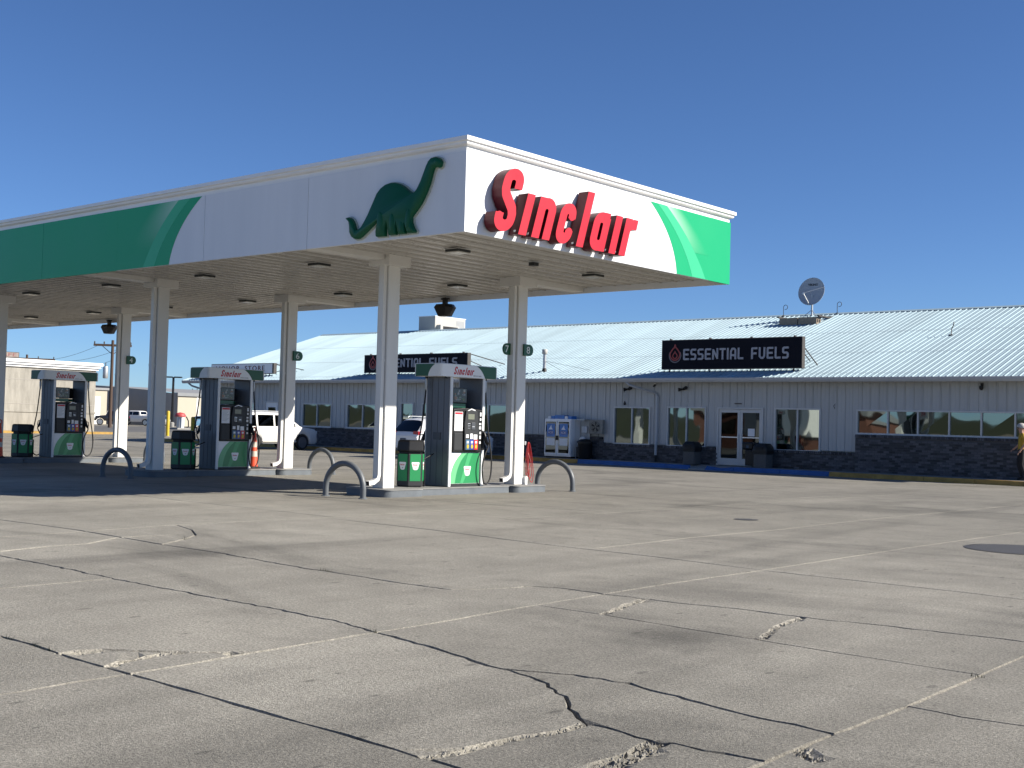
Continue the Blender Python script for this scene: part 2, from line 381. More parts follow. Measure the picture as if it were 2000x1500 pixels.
DINO = [(-14.007,5.791),(-13.917,5.756),(-13.87,5.694),(-13.889,5.625),(-13.933,5.606),(-14.0,5.63),(-14.044,5.619),(-14.075,5.559),(-14.105,5.466),(-14.135,5.373),(-14.186,5.266),(-14.25,5.16),(-14.324,5.054),(-14.412,4.965),(-14.489,4.9),(-14.533,4.847),(-14.529,4.765),(-14.479,4.664),(-14.438,4.612),(-14.446,4.583),(-14.614,4.588),(-14.646,4.645),(-14.673,4.721),(-14.695,4.764),(-14.678,4.664),(-14.668,4.585),(-14.823,4.585),(-14.856,4.647),(-14.887,4.813),(-14.896,4.699),(-14.89,4.584),(-15.059,4.588),(-15.089,4.666),(-15.12,4.834),(-15.156,4.721),(-15.156,4.58),(-15.378,4.587),(-15.392,4.675),(-15.377,4.765),(-15.343,4.871),(-15.489,4.783),(-15.633,4.695),(-15.753,4.62),(-15.826,4.592),(-15.914,4.591),(-16.004,4.632),(-16.058,4.713),(-16.071,4.833),(-16.092,4.904),(-16.158,4.952),(-16.159,4.981),(-16.083,4.985),(-16.005,4.938),(-15.952,4.866),(-15.923,4.787),(-15.888,4.741),(-15.833,4.745),(-15.761,4.79),(-15.667,4.9),(-15.597,4.994),(-15.528,5.105),(-15.46,5.216),(-15.392,5.326),(-15.299,5.408),(-15.181,5.462),(-15.062,5.477),(-14.944,5.469),(-14.848,5.442),(-14.729,5.38),(-14.609,5.294),(-14.527,5.256),(-14.47,5.263),(-14.415,5.314),(-14.34,5.427),(-14.277,5.55),(-14.225,5.657),(-14.172,5.739),(-14.107,5.787)]
def shield(mb, T, u, v, w, d, mw, mr, mg):
    """white shield with red lettering and a small green emblem, printed"""
    h = w*.95
    sh = [(u-w*.46, v+h*.47), (u+w*.46, v+h*.47), (u+w*.50, v+h*.36), (u+w*.30, v-h*.40), (u+w*.12, v-h*.5), (u-w*.12, v-h*.5), (u-w*.30, v-h*.40), (u-w*.50, v+h*.36)]
    extrude(mb, [sh], T, d, d+.003, mw)
    flat_sinclair(mb, T, u-w*.36, v+h*.06, w*.66, d+.003, d+.005, mr)
    mb.add([T(u+(a+15.0)/2.3*w*.26, v-h*.22+(b-5.2)/2.3*w*.26, d+.0055) for a, b in DINO[::-1]], [tuple(range(len(DINO)))], mg)

# ================================================================== GROUND
struct(MB().add([(-3000,-3000,-.06),(3000,-3000,-.06),(3000,3000,-.06),(-3000,3000,-.06)], [(0,1,2,3)]).build('ground', dirt))
lot = bpy.data.objects.new('concrete_lot', None); COL.objects.link(lot); struct(lot)
GX0, GX1, GY0, GY1 = -24., 12., 1., 30.
def sheet(name, x0, x1, y0, y1, z, mat, parent=None):
    return MB().add([(x0,y0,z),(x1,y0,z),(x1,y1,z),(x0,y1,z)], [(0,1,2,3)]).build(name, mat, parent)
for x0, x1, y0, y1 in ((-90, GX0, -40, 37.95), (GX0, GX1, GY1, 37.95), (GX1, 40, -40, 37.95), (GX0, GX1, -40, GY0)):
    sheet('slab', x0, x1, y0, y1, 0, concrete, lot)
struct(sheet('road', -130, -90.01, -200, 200, -.012, asphalt))
struct(sheet('far_lot', -260, -130.01, 20, 200, -.012, concrete))
struct(sheet('side_lot', -90, 40, 37.96, 120, -.010, concrete))
# joints and cracks: real V grooves cut into one slab field (x, y in metres)
JN = {
'J1': [(-24,7.95),(-15.79,7.93),(-13.97,8.0),(-12.09,7.87),(-10.74,7.87),(-9.58,7.75),(-8.59,7.74),(-7.88,7.72),(-7.35,7.76),(-7.17,8.09),(-7.05,8.52),(-6.84,8.62),(-6.34,8.63),(-5.64,8.69),(-5.08,8.81),(-4.53,8.82),(-3.93,8.94),(-2.94,9.07),(2,9.3),(12,9.4)],
'J2': [(-24,6.1),(-17,6.02),(-11.88,5.98),(-10.83,5.96),(-9.69,5.91),(-8.9,5.91),(-7.93,5.92),(-7.38,5.93),(-6.67,5.9),(-6.19,5.81),(-5.8,5.75),(-5.26,5.61),(-4.81,5.52),(-4.39,5.70),(-4.04,5.74),(-3.74,5.68),(-3.42,5.63),(-3.12,5.57),(-2.91,5.57),(-2.68,5.54)],
'J2b': [(-4.81,5.52),(-4.53,5.46),(-4.35,5.39),(-4.08,5.21),(-3.81,4.95),(-3.63,4.84),(-3.4,4.8),(-3.21,4.8),(-2.96,4.82),(-2.68,4.86)],
'J3': [(-24,3.87),(-7.64,3.87),(-7.22,3.87),(-6.88,3.84),(-6.36,3.83),(-5.97,3.84),(-5.25,3.83),(-4.74,3.82),(-4.27,3.83),(-3.75,3.81),(-2.68,3.8)],
'J4': [(-13.8,11.9),(-11.59,11.85),(-10.25,11.69),(-9.33,11.59),(-7.84,11.58),(-6.36,11.43),(-5.18,11.44),(-4.3,11.45),(-3.71,11.41),(12,11.3)],
'J5': [(-18,16.0),(-14.4,16.5),(-12.34,16.96)],
'J6': [(-6.29,7.66),(-5.66,7.68),(-4.9,7.63),(-4.28,7.62),(-3.75,7.59),(-2.72,7.58)],
'J7': [(-2.68,6.4),(-2.38,6.38),(-2.08,6.43),(3,6.5),(12,6.5)],
'J8': [(-24,12.3),(-13.9,12.1)], 'J9': [(-24,21.8),(-12.4,21.7),(-9.0,21.6),(12,21.5)], 'J10': [(-6.4,16.9),(12,16.8)],
'K1': [(-6.0,1),(-6.06,3.08),(-6.09,3.51),(-6.08,3.82),(-6.09,4.13),(-6.13,4.56),(-6.16,5.09),(-6.19,5.81),(-6.2,6.39),(-6.28,7.33),(-6.29,7.66),(-6.34,8.63),(-6.37,9.64),(-6.36,11.43),(-6.43,15.34),(-6.4,19.09),(-6.4,30)],
'K2': [(-2.66,1),(-2.66,4.76),(-2.68,5.13),(-2.68,5.52),(-2.68,6.44),(-2.71,7.54),(-2.74,8.45),(-2.75,9.07)],
'K3': [(-8.77,11.67),(-8.89,14.04),(-8.85,16.43),(-9.0,19.58),(-9.0,23.25),(-9.05,30)],
'K4': [(-13.62,6.0),(-13.62,6.84),(-13.77,8.06),(-13.97,9.43),(-13.9,12.1),(-14.3,16.5)],
'K6': [(-9.67,3.87),(-9.69,5.91)],
'K7': [(-12.38,14.0),(-12.26,15.86),(-12.34,19.73),(-12.36,30)],
'K8': [(2.2,1),(2.2,30)], 'K9': [(7,1),(7,30)], 'K10': [(-18.6,1),(-18.5,12.2)],
'c0': [(-13.97,9.43),(-13.25,9.16),(-12.65,8.82),(-12.3,8.42),(-11.92,7.87)],
'c1': [(-6.88,3.84),(-6.86,3.99),(-6.73,4.19),(-6.55,4.33),(-6.38,4.47),(-6.24,4.63),(-6.14,4.75)],
'c2': [(-6.33,3.84),(-6.42,3.99),(-6.45,4.19),(-6.45,4.3),(-6.39,4.46)],
'c3': [(-5.66,7.68),(-5.76,8.09),(-5.94,8.66)],
'c4': [(-4.28,7.62),(-4.32,7.86),(-4.48,8.39),(-4.53,8.82)],
'c5': [(-3.75,3.81),(-3.72,3.96),(-3.73,4.11),(-3.7,4.34),(-3.64,4.5),(-3.63,4.62),(-3.63,4.84)],
'c6': [(-3.1,4.05),(-3.12,4.27),(-3.13,4.46),(-3.17,4.66),(-3.18,4.81)],
'c7': [(-2.68,5.18),(-2.58,5.08),(-2.48,5.06)],
'k5': [(-12.17,5.97),(-12.42,6.79),(-12.44,7.25),(-12.83,7.87),(-12.87,8.24),(-12.76,8.66)],
}
GW = {'J1': (.016, .03, .03), 'J2': (.017, .034, .035), 'J2b': (.014, .03, .03), 'J3': (.016, .035, .004), 'J4': (.016, .025, .01), 'J5': (.02, .03, .01), 'J6': (.009, .016, .006), 'J7': (.010, .02, .02),
      'c1': (.026, .034, .05), 'c2': (.040, .028, .05), 'c3': (.034, .026, .06), 'c4': (.036, .026, .06), 'c5': (.036, .022, .05), 'c6': (.085, .033, .08), 'c7': (.065, .033, .06), 'c0': (.018, .018, .03), 'k5': (.03, .02, .04)}
def groove_field():
    vs, ed, cen, segs = [], [], set(), []
    rnd = random.Random(3)
    for key, pl in JN.items():
        hw, dep, jit = GW.get(key, (.013, .018, .008))
        near = []
        for i in range(len(pl)-1):
            a, b = Vector(pl[i]), Vector(pl[i+1]); ln = (b-a).length
            dist = ((a+b)/2).length
            st = (.08 if key[0] in 'ck' or key in ('J1', 'J2', 'J2b') else .14) if dist < 13 else .6
            n = max(1, int(ln/st))
            near += [a.lerp(b, k/n) for k in range(n)]
        near.append(Vector(pl[-1]))
        P = []
        for i, p in enumerate(near):
            t = (near[min(i+1, len(near)-1)]-near[max(i-1, 0)]).normalized(); n = Vector((-t.y, t.x))
            q = p+n*rnd.uniform(-jit, jit)*.5 if 0 < i < len(near)-1 else p
            rough = .4 if key[0] in 'ck' else .45
            P.append((q, n, hw*rnd.uniform(1-rough, 1+rough), hw*rnd.uniform(1-rough, 1+rough)))
        idx = []
        for q, n, a, b in P:
            x = min(max(q.x, GX0), GX1); y = min(max(q.y, GY0), GY1); q = Vector((x, y))
            l = q+n*a; r = q-n*b
            ok = lambda w: GX0 < w.x < GX1 and GY0 < w.y < GY1
            o = len(vs); vs += [q, l if ok(l) else q+n*.0, r if ok(r) else q-n*.0]
            idx.append(o)
        for i in range(len(idx)-1):
            cen.add(len(ed)); ed.append((idx[i], idx[i+1]))
            ed.append((idx[i]+1, idx[i+1]+1)); ed.append((idx[i]+2, idx[i+1]+2))
            segs.append((vs[idx[i]].copy(), vs[idx[i+1]].copy(), hw*1.3, dep*rnd.uniform(.8, 1.15)))
    o = len(vs); vs += [Vector((GX0, GY0)), Vector((GX1, GY0)), Vector((GX1, GY1)), Vector((GX0, GY1))]
    ed += [(o, o+1), (o+1, o+2), (o+2, o+3), (o+3, o)]
    loose = {}
    for key, pl in JN.items():                    # ragged floor of the spalled cracks
        if key[0] != 'c' or key == 'c0': continue
        hw, dep, jit = GW[key]
        for i in range(len(pl)-1):
            a, b = Vector(pl[i]), Vector(pl[i+1]); ln = (b-a).length
            for _ in range(int(ln*hw*2*3200)):
                p = a.lerp(b, rnd.random()); t = (b-a).normalized(); p = p+Vector((-t.y, t.x))*rnd.uniform(-.58, .58)*hw
                vs.append(p); 
    nv = len(vs)
    vo, eo, fo, ov, oe, of = delaunay_2d_cdt(vs, ed, [], 0, 1e-5)
    cenv = set()
    barrier = set()
    for e, src in zip(eo, oe):
        if any(s in cen for s in src): barrier.add(frozenset(e)); cenv.update(e)
    # depth: bucketed search for the nearest centre line
    B = {}
    for s in segs:
        a, b = s[0], s[1]
        for gx in range(int(math.floor(min(a.x, b.x)-.2)), int(math.floor(max(a.x, b.x)+.2))+1):
            for gy in range(int(math.floor(min(a.y, b.y)-.2)), int(math.floor(max(a.y, b.y)+.2))+1):
                B.setdefault((gx, gy), []).append(s)
    ends = []
    for key, pl in JN.items():
        for q in (pl[0], pl[-1]):
            e = Vector(q)
            if not any((a-e).length > 1e-4 and (b-e).length > 1e-4 and ((e-a)-(b-a)*max(0, min(1, (e-a).dot(b-a)/max((b-a).length_squared, 1e-9)))).length < .02 for a, b, _, _ in segs): ends.append(e)
    zs = []; spl = set(); C = {}
    for key, pl in JN.items():
        if key[0] != 'c' or key == 'c0': continue
        for i in range(len(pl)-1):
            a, b = Vector(pl[i]), Vector(pl[i+1])
            for gx in range(int(math.floor(min(a.x, b.x)-.2)), int(math.floor(max(a.x, b.x)+.2))+1):
                for gy in range(int(math.floor(min(a.y, b.y)-.2)), int(math.floor(max(a.y, b.y)+.2))+1):
                    C.setdefault((gx, gy), []).append((a, b, GW[key][0], GW[key][1]))
    for i, p in enumerate(vo):
        z = 0
        if i in cenv and any((p-e).length < .01 for e in ends): pass
        elif i in cenv:
            for a, b, hw, dep in B.get((math.floor(p.x), math.floor(p.y)), []):
                d = b-a; t = max(0, min(1, (p-a).dot(d)/max(d.length_squared, 1e-9))); ds = (p-(a+d*t)).length
                if ds < .004: z = min(z, -dep)
        else:
            for a, b, hw, dep in C.get((math.floor(p.x), math.floor(p.y)), []):
                d = b-a; t = max(0, min(1, (p-a).dot(d)/max(d.length_squared, 1e-9))); ds = (p-(a+d*t)).length
                if ds < hw*.6: z = min(z, -dep*rnd.uniform(.1, 1.0))
                if ds < hw*1.5: spl.add(i)
        zs.append(z)
    # a sunk vertex that is not boxed in by its own groove would tilt a whole slab: lift it
    longest = [0]*len(vo)
    for a, b in eo:
        l = (vo[a]-vo[b]).length; longest[a] = max(longest[a], l); longest[b] = max(longest[b], l)
    for i, p in enumerate(vo):
        if zs[i] < 0 and longest[i] > (.4 if p.length < 12 else 1.6): zs[i] = 0
    # slabs = pieces between grooves
    adj = {}
    for fi, f in enumerate(fo):
        for k in range(3): adj.setdefault(frozenset((f[k], f[(k+1) % 3])), []).append(fi)
    comp = [-1]*len(fo); comps = []
    for s in range(len(fo)):
        if comp[s] >= 0: continue
        c = len(comps); comp[s] = c; st = [s]; mem = []
        while st:
            f = st.pop(); mem.append(f)
            t = fo[f]
            for k in range(3):
                e = frozenset((t[k], t[(k+1) % 3]))
                if e in barrier: continue
                for g in adj[e]:
                    if comp[g] < 0: comp[g] = c; st.append(g)
        comps.append(mem)
    def area(f): a, b, c = (vo[i] for i in fo[f]); return abs((b-a).cross(c-a))/2
    small = MB(); rs = random.Random(5)
    for mem in comps:
        A = sum(area(f) for f in mem); mb = MB() if A > .3 else small
        mp = {}
        dz = rs.uniform(-.0008, .0008) if A > .3 else 0
        for f in mem:
            t = fo[f]; a, b, c = (vo[i] for i in t)
            if (b-a).cross(c-a) < 0: t = tuple(reversed(t))
            ids = []
            for i in t:
                if i not in mp or mb is small: mp[i] = len(mb.v); mb.v.append((vo[i].x, vo[i].y, zs[i]))
                ids.append(mp[i])
            mb.f.append(tuple(ids)); big = max((vo[t[0]]-vo[t[1]]).length, (vo[t[1]]-vo[t[2]]).length, (vo[t[2]]-vo[t[0]]).length)
            mb.m.append(0 if big > .75 else 2 if sum(i in spl for i in t) == 3 and big < .2 else (1 if any(i in cenv for i in t) else 0))
        if mb is not small: mb.build('slab', [concrete, joint, spall], lot, loc=(0, 0, dz))
    if small.f: small.build('slab', [concrete, joint, spall], lot)
groove_field()
# loose crumbs of concrete along the broken joints
cr = MB(); rc = random.Random(11)
for key in ('c1', 'c2', 'c3', 'c4', 'c5', 'c6', 'c7', 'c0'):
    pl = JN[key]; n = {'c6': 120, 'c7': 50, 'c5': 60, 'c1': 30, 'c2': 40, 'c4': 50, 'c3': 40}.get(key, 20)
    for _ in range(n):
        i = rc.randrange(len(pl)-1); t = rc.random(); w = GW[key][0]
        x = pl[i][0]+(pl[i+1][0]-pl[i][0])*t+rc.gauss(0, w*.8); y = pl[i][1]+(pl[i+1][1]-pl[i][1])*t+rc.gauss(0, w*.8)
        s = rc.uniform(.002, .0085); a = rc.random()*6
        vs = [(x+s*cos(a+k*2.09)*rc.uniform(.7, 1.3), y+s*sin(a+k*2.09)*rc.uniform(.7, 1.3), -.006) for k in range(3)]+[(x+s*.3, y, s*rc.uniform(.5, 1.0))]
        cr.add(vs, [(0,1,3),(1,2,3),(2,0,3)])
crumbm = M('crumbled_concrete', (.27, .255, .225), .9, var=.3, scale=40)
stuff(cr.build('crumbled_concrete', crumbm)); bpy.data.objects['crumbled_concrete']['label'] = 'pale crumbs of broken concrete along the cracked joints'
bpy.data.objects['crumbled_concrete']['category'] = 'rubble'
wd_ = MB(); rw = random.Random(21)
for x, y in ((-7.55, 3.87), (-7.2, 3.87), (-7.0, 3.85), (-9.05, 7.76), (-8.95, 7.75), (-12.4, 8.5), (-12.3, 8.42), (-2.7, 7.5), (-6.2, 5.8)):
    for k in range(14):
        a = rw.random()*6.28; l = rw.uniform(.012, .035); px, py = x+rw.gauss(0, .03), y+rw.gauss(0, .006); w = .0025
        wd_.add([(px-w, py, -.012), (px+w, py, -.012), (px+cos(a)*l*.6, py+sin(a)*l*.6, l)], [(0,1,2)])
o_ = stuff(wd_.build('weeds', M('weed_green', (.06, .075, .025), .8, var=.3, scale=30))); tag(o_, 'tiny green weeds sprouting from the lot joints', 'weeds')
# cast iron covers in the lot
iron = M('cast_iron', (.06, .058, .056), .6, var=.2, scale=20, bump=.5, bscale=45)
for (x, y, r, lab) in ((-10.15, 17.68, .20, 'small dark round cover in the lot in front of the store'), (-5.35, 16.45, .74, 'large dark round tank cover near the right edge of the lot')):
    t = thing('manhole_cover', lab, 'manhole', (x, y, 0))
    MB().lathe([(r, .006), (r-.05, .010), (r-.06, .010)], n=28, cap=False).build('rim', iron, t)
    MB().lathe([(r-.062, .007), (r*.6, .009), (.01, .010)], n=28).build('lid', iron, t)

# sidewalk and painted curb
def curb_z(x):
    for x0, x1, z0, z1 in ((-25.3, -24.3, .15, .03), (-24.3, -23.6, .03, .03), (-23.6, -22.4, .03, .15)):
        if x0 <= x <= x1: return z0+(z1-z0)*(x-x0)/(x1-x0)
    return .15
mb = MB(); xs = [-58, -25.3, -24.3, -23.6, -22.4, -9]
for a, b in zip(xs[:-1], xs[1:]):
    za, zb = curb_z(a)-.005, curb_z(b)-.005
    mb.add([(a,38.22,za),(b,38.22,zb),(b,39.2,.145),(a,39.2,.145),(b,39.7,.145),(a,39.7,.145),(a,38.22,-.02),(b,38.22,-.02)], [(0,1,2,3),(3,2,4,5),(6,7,1,0)])
struct(mb.build('sidewalk', curbc))
def curb(x0, x1, mat, z0=.15, z1=.15):
    p = MB(); n = max(1, int((x1-x0)/1.5))
    for i in range(n):
        a = x0+(x1-x0)*i/n; b = x0+(x1-x0)*(i+1)/n-.006
        za = z0+(z1-z0)*i/n; zb = z0+(z1-z0)*(i+1)/n
        p.add([(a,38.04,-.01),(b,38.04,-.01),(b,38.22,-.01),(a,38.22,-.01),(a,38.07,za),(b,38.07,zb),(b,38.22,za),(a,38.22,zb)],
              [(3,2,1,0),(4,5,6,7),(0,1,5,4),(1,2,6,5),(2,3,7,6),(3,0,4,7)])
    return p.build('curb_stone', mat, CURB, bevel=.012)
CURB = bpy.data.objects.new('curb', None); COL.objects.link(CURB); struct(CURB)
curb(-58, -29.4, curby); curb(-29.4, -25.3, curbb); curb(-25.3, -24.3, curbb, .15, .03); curb(-24.3, -23.6, curbc, .03, .03); curb(-23.6, -22.4, curbb, .03, .15); curb(-22.4, -18.75, curbb); curb(-18.75, -9, curby)
for x in (-47.9, -42.4, -27.5):
    pass

# ================================================================== CANOPY
XA, YA, YB, XL = -13.386, 14.219, 22.413, -44.9
ZB, ZP, ZC, ZT, ZS = 4.525, 5.83, 5.93, 6.058, 4.66
canopy = thing('fuel_canopy', 'long white and green flat fuel canopy on square columns over the pumps', 'canopy', (0, 0, 0))
core = MB().box(XL+.06, XA-.06, YA+.06, YB-.06, ZS+.03, ZT-.06)
core.build('deck', dkgray, canopy)
# fascia panels, one by one
def seams(a, b, first, step):
    s = [a]; x = first
    while x < b-.2: s.append(x); x += step
    s.append(b); return s
fx = [XA]+[x for x in (-17.30-3.17*i for i in range(9)) if x > XL+.4]+[XL]
fy = [YA, 15.91, 19.21, 21.62, YB]
for i in range(len(fx)-1):
    a, b = fx[i+1]+.005, fx[i]-.005
    m = fascia_w if fx[i+1] > -21 else fascia_g
    MB().box(a, b, YA, YA+.05, ZB, ZP).build('fascia_panel', m if not (fx[i] > -20.6 > fx[i+1]) else fascia_w, canopy)
    MB().box(a, b-(.06 if i == 0 else 0), YB-.05, YB, ZB, ZP).build('fascia_panel', fascia_w, canopy)
for i in range(len(fy)-1):
    a, b = fy[i]+(.05 if i == 0 else 0)+.003, fy[i+1]-(0 if i == 3 else .003)
    MB().box(XA-.05, XA, a if i else YA+.0505, b, ZB, ZP).build('fascia_panel', fascia_w if i < 2 else (fascia_w if i == 2 else fascia_g), canopy)
    MB().box(XL, XL+.05, a, b, ZB, ZP).build('fascia_panel', fascia_g, canopy)
# set-back strip and crown moulding
MB().box(XL+.02, XA-.02, YA+.02, YA+.055, ZP+.002, ZC).box(XL+.02, XA-.02, YB-.055, YB-.02, ZP+.002, ZC).box(XA-.055, XA-.02, YA+.056, YB-.056, ZP+.002, ZC).box(XL+.02, XL+.055, YA+.056, YB-.056, ZP+.002, ZC).build('upper_strip', crownm, canopy)
def crown(p0, p1, out, name='crown_trim', m0=1):
    # profile (out, z) swept along the edge
    prof = [(.0, ZC-.012), (.035, ZC), (.05, ZC+.02), (.05, ZC+.045), (.085, ZC+.06), (.085, ZT), (-.06, ZT), (-.06, ZC-.012)]
    A, B = Vector(p0), Vector(p1); o = Vector(out); t = (B-A).normalized()
    n = len(prof); vs = []
    for P, sgn in ((A, -1), (B, 1)):
        for d, z in prof: q = P+o*d+t*sgn*max(d, -.06)*(m0 if sgn < 0 else 1); vs.append((q.x, q.y, z))
    fs = [tuple(range(n)), tuple(range(2*n-1, n-1, -1))]+[(i, (i+1) % n, n+(i+1) % n, n+i) for i in range(n)]
    mb = MB().add(vs, fs); return mb.build(name, crownm, canopy)
for i in range(7):
    a = XA-(XA-XL)*i/7; b = XA-(XA-XL)*(i+1)/7+.004
    if i == 0:
        crown((b, YA, 0), (a, YA, 0), (0, -1, 0), m0=0); crown((b, YB, 0), (a, YB, 0), (0, 1, 0), m0=0)
    else:
        for y, o in ((YA, -1), (YB, 1)):
            prof = [(.0, ZC-.012), (.035, ZC), (.05, ZC+.02), (.05, ZC+.045), (.085, ZC+.06), (.085, ZT), (-.06, ZT), (-.06, ZC-.012)]
            MB().prism([(y+o*d, z) for d, z in prof], b, a, 'x').build('crown_trim', crownm, canopy)
crown((XA, YA, 0), (XA, YB, 0), (1, 0, 0)); crown((XL, YB, 0), (XL, YA, 0), (-1, 0, 0))
# printed green swoosh, end face
g = MB(); T = onX(XA)
def curve(p0, c, p1, n=14):
    return [((1-t)**2*p0[0]+2*t*(1-t)*c[0]+t*t*p1[0], (1-t)**2*p0[1]+2*t*(1-t)*c[1]+t*t*p1[1]) for t in (i/n for i in range(n+1))]
c_out = curve((19.42, ZP-.004), (20.30, 5.25), (20.39, ZB+.003))
extrude(g, [c_out+[(21.617, ZB+.003), (21.617, ZP-.004)]], T, .001, .004)
g.build('green_swoosh', fascia_g, canopy)
g = MB(); s1 = curve((19.66, ZP-.006), (20.62, 5.25), (20.95, ZB+.005)); s2 = curve((21.45, ZB+.005), (20.95, 5.25), (19.98, ZP-.006))
extrude(g, [s1+s2], T, .0045, .0065); g.build('light_streak', fascia_l, canopy)
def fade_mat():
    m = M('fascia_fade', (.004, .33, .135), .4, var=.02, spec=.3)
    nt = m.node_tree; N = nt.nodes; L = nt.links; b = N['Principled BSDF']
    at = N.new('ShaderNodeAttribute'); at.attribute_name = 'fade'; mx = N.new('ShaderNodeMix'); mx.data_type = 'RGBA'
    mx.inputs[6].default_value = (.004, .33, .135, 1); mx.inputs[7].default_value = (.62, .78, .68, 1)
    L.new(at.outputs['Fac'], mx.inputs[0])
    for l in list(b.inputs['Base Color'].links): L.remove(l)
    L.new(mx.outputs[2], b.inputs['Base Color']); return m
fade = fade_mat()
def fade_patch(T, edge, du, name, sgn=1):
    """printed highlight that fades from the top of the streak sideways"""
    n = 10; vs, fs, w = [], [], []
    for i, (u, v) in enumerate(edge):
        k = (v-ZB)/(ZP-ZB)
        for j in range(n+1):
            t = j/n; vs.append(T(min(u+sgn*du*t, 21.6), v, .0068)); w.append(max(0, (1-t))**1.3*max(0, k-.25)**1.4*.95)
    m_ = len(edge)
    for i in range(m_-1):
        for j in range(n): fs.append((i*(n+1)+j, i*(n+1)+j+1, (i+1)*(n+1)+j+1, (i+1)*(n+1)+j))
    o = MB().add(vs, fs).build(name, fade, canopy)
    a = o.data.attributes.new('fade', 'FLOAT', 'POINT'); a.data.foreach_set('value', w)
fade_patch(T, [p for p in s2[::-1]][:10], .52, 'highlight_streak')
# front face swoosh
T = onY(YA); g = MB()
c_out = curve((-20.58, ZP-.004), (-21.50, 5.25), (-21.66, ZB+.003))
extrude(g, [c_out+[(-23.636, ZB+.003), (-23.636, ZP-.004)]], T, .001, .004); g.build('green_swoosh', fascia_g, canopy)
g = MB(); s1 = curve((-20.97, ZP-.006), (-21.85, 5.25), (-22.18, ZB+.005)); s2 = curve((-22.60, ZB+.005), (-22.20, 5.25), (-21.38, ZP-.006))
extrude(g, [s1+s2], T, .0045, .0065); g.build('light_streak', fascia_l, canopy)
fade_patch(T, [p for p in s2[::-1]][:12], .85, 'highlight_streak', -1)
# soffit panels run across the canopy
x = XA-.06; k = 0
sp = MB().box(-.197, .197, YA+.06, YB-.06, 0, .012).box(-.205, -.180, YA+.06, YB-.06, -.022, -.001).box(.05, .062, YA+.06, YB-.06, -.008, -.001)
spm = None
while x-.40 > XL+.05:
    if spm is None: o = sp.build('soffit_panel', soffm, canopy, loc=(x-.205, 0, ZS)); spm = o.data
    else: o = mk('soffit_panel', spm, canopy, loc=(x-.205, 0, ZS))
    x -= .41
# columns
CX = [-17.39, -25.24, -33.09, -40.94]; CYN, CYF = 16.38, 20.25
for cx in CX:
    for cy in (CYN, CYF):
        base = .15
        # two joined sleeves with a groove between, as clad steel
        c = MB().box(cx-.15, cx+.15, cy-.15, cy+.15, base, ZS-.02)
        o = c.build('column', colm, canopy, bevel=.012)
        MB().box(cx-.29, cx+.29, cy-.29, cy+.29, 4.455, ZS-.003).build('column_cap', colm, o)
        d = -1
        y0 = cy-.15-.055
        pts = [(cx+.05, y0, 4.46), (cx+.05, y0, .42), (cx+.05, y0-.03, .33), (cx+.05, y0-.13, .27), (cx+.05, y0-.26, .25)]
        ds = MB()
        w, h = .055, .042
        ring = []
        for i, p in enumerate(pts):
            a = Vector(pts[max(i-1, 0)]); b = Vector(pts[min(i+1, 4)]); t = (b-a).normalized(); nn = Vector((1, 0, 0)); bb = t.cross(nn)
            ring.append([tuple(Vector(p)+nn*w*sx+bb*h*sy) for sx, sy in ((1, 1), (-1, 1), (-1, -1), (1, -1))])
        for i in range(4):
            ds.add(ring[i]+ring[i+1], [(0,1,5,4),(1,2,6,5),(2,3,7,6),(3,0,4,7)])
        od = ds.build('downspout', colm, o, smooth=50)
        MB().add([tuple(Vector(q)+Vector((0, .02, .002))) for q in ring[4]], [(0,1,2,3)]).build('spout_opening', black, od)
        MB().box(cx+.045-.06, cx+.045+.07, y0-.045, y0+.05, 2.6, 2.64).build('strap', colm, od)
    # cross beams from caps out to the edges
    MB().box(cx-.17, cx+.17, YA+.06, CYN-.30, 4.555, ZS-.004).build('beam', colm, canopy)
    MB().box(cx-.17, cx+.17, CYF+.30, YB-.06, 4.555, ZS-.004).build('beam', colm, canopy)
# recessed soffit lights
lens = M('light_lens', (.55, .55, .5), .2, var=.1)
for cx in CX:
    for dx in (-1.95, 1.95):
        for cy in (16.24, 20.36):
            o = MB().box(cx+dx-.17, cx+dx+.17, cy-.17, cy+.17, ZS-.075, ZS-.024).build('soffit_light', dkgray, canopy, bevel=.012)
            MB().box(cx+dx-.20, cx+dx+.20, cy-.20, cy+.20, ZS-.030, ZS-.0235).build('light_trim', colm, o)
            MB().box(cx+dx-.155, cx+dx+.155, cy-.155, cy+.155, ZS-.092, ZS-.0765).build('light_lens', lens, o)
t = thing('junction_box', 'small grey box fixed under the canopy soffit near its lit end', 'box', (-15.3, 18.25, ZS))
MB().box(-.07, .07, -.07, .07, -.10, -.024).build('housing', dkgray, t); MB().box(-.09, .09, -.09, .09, -.035, -.0235).build('flange', galv, t)

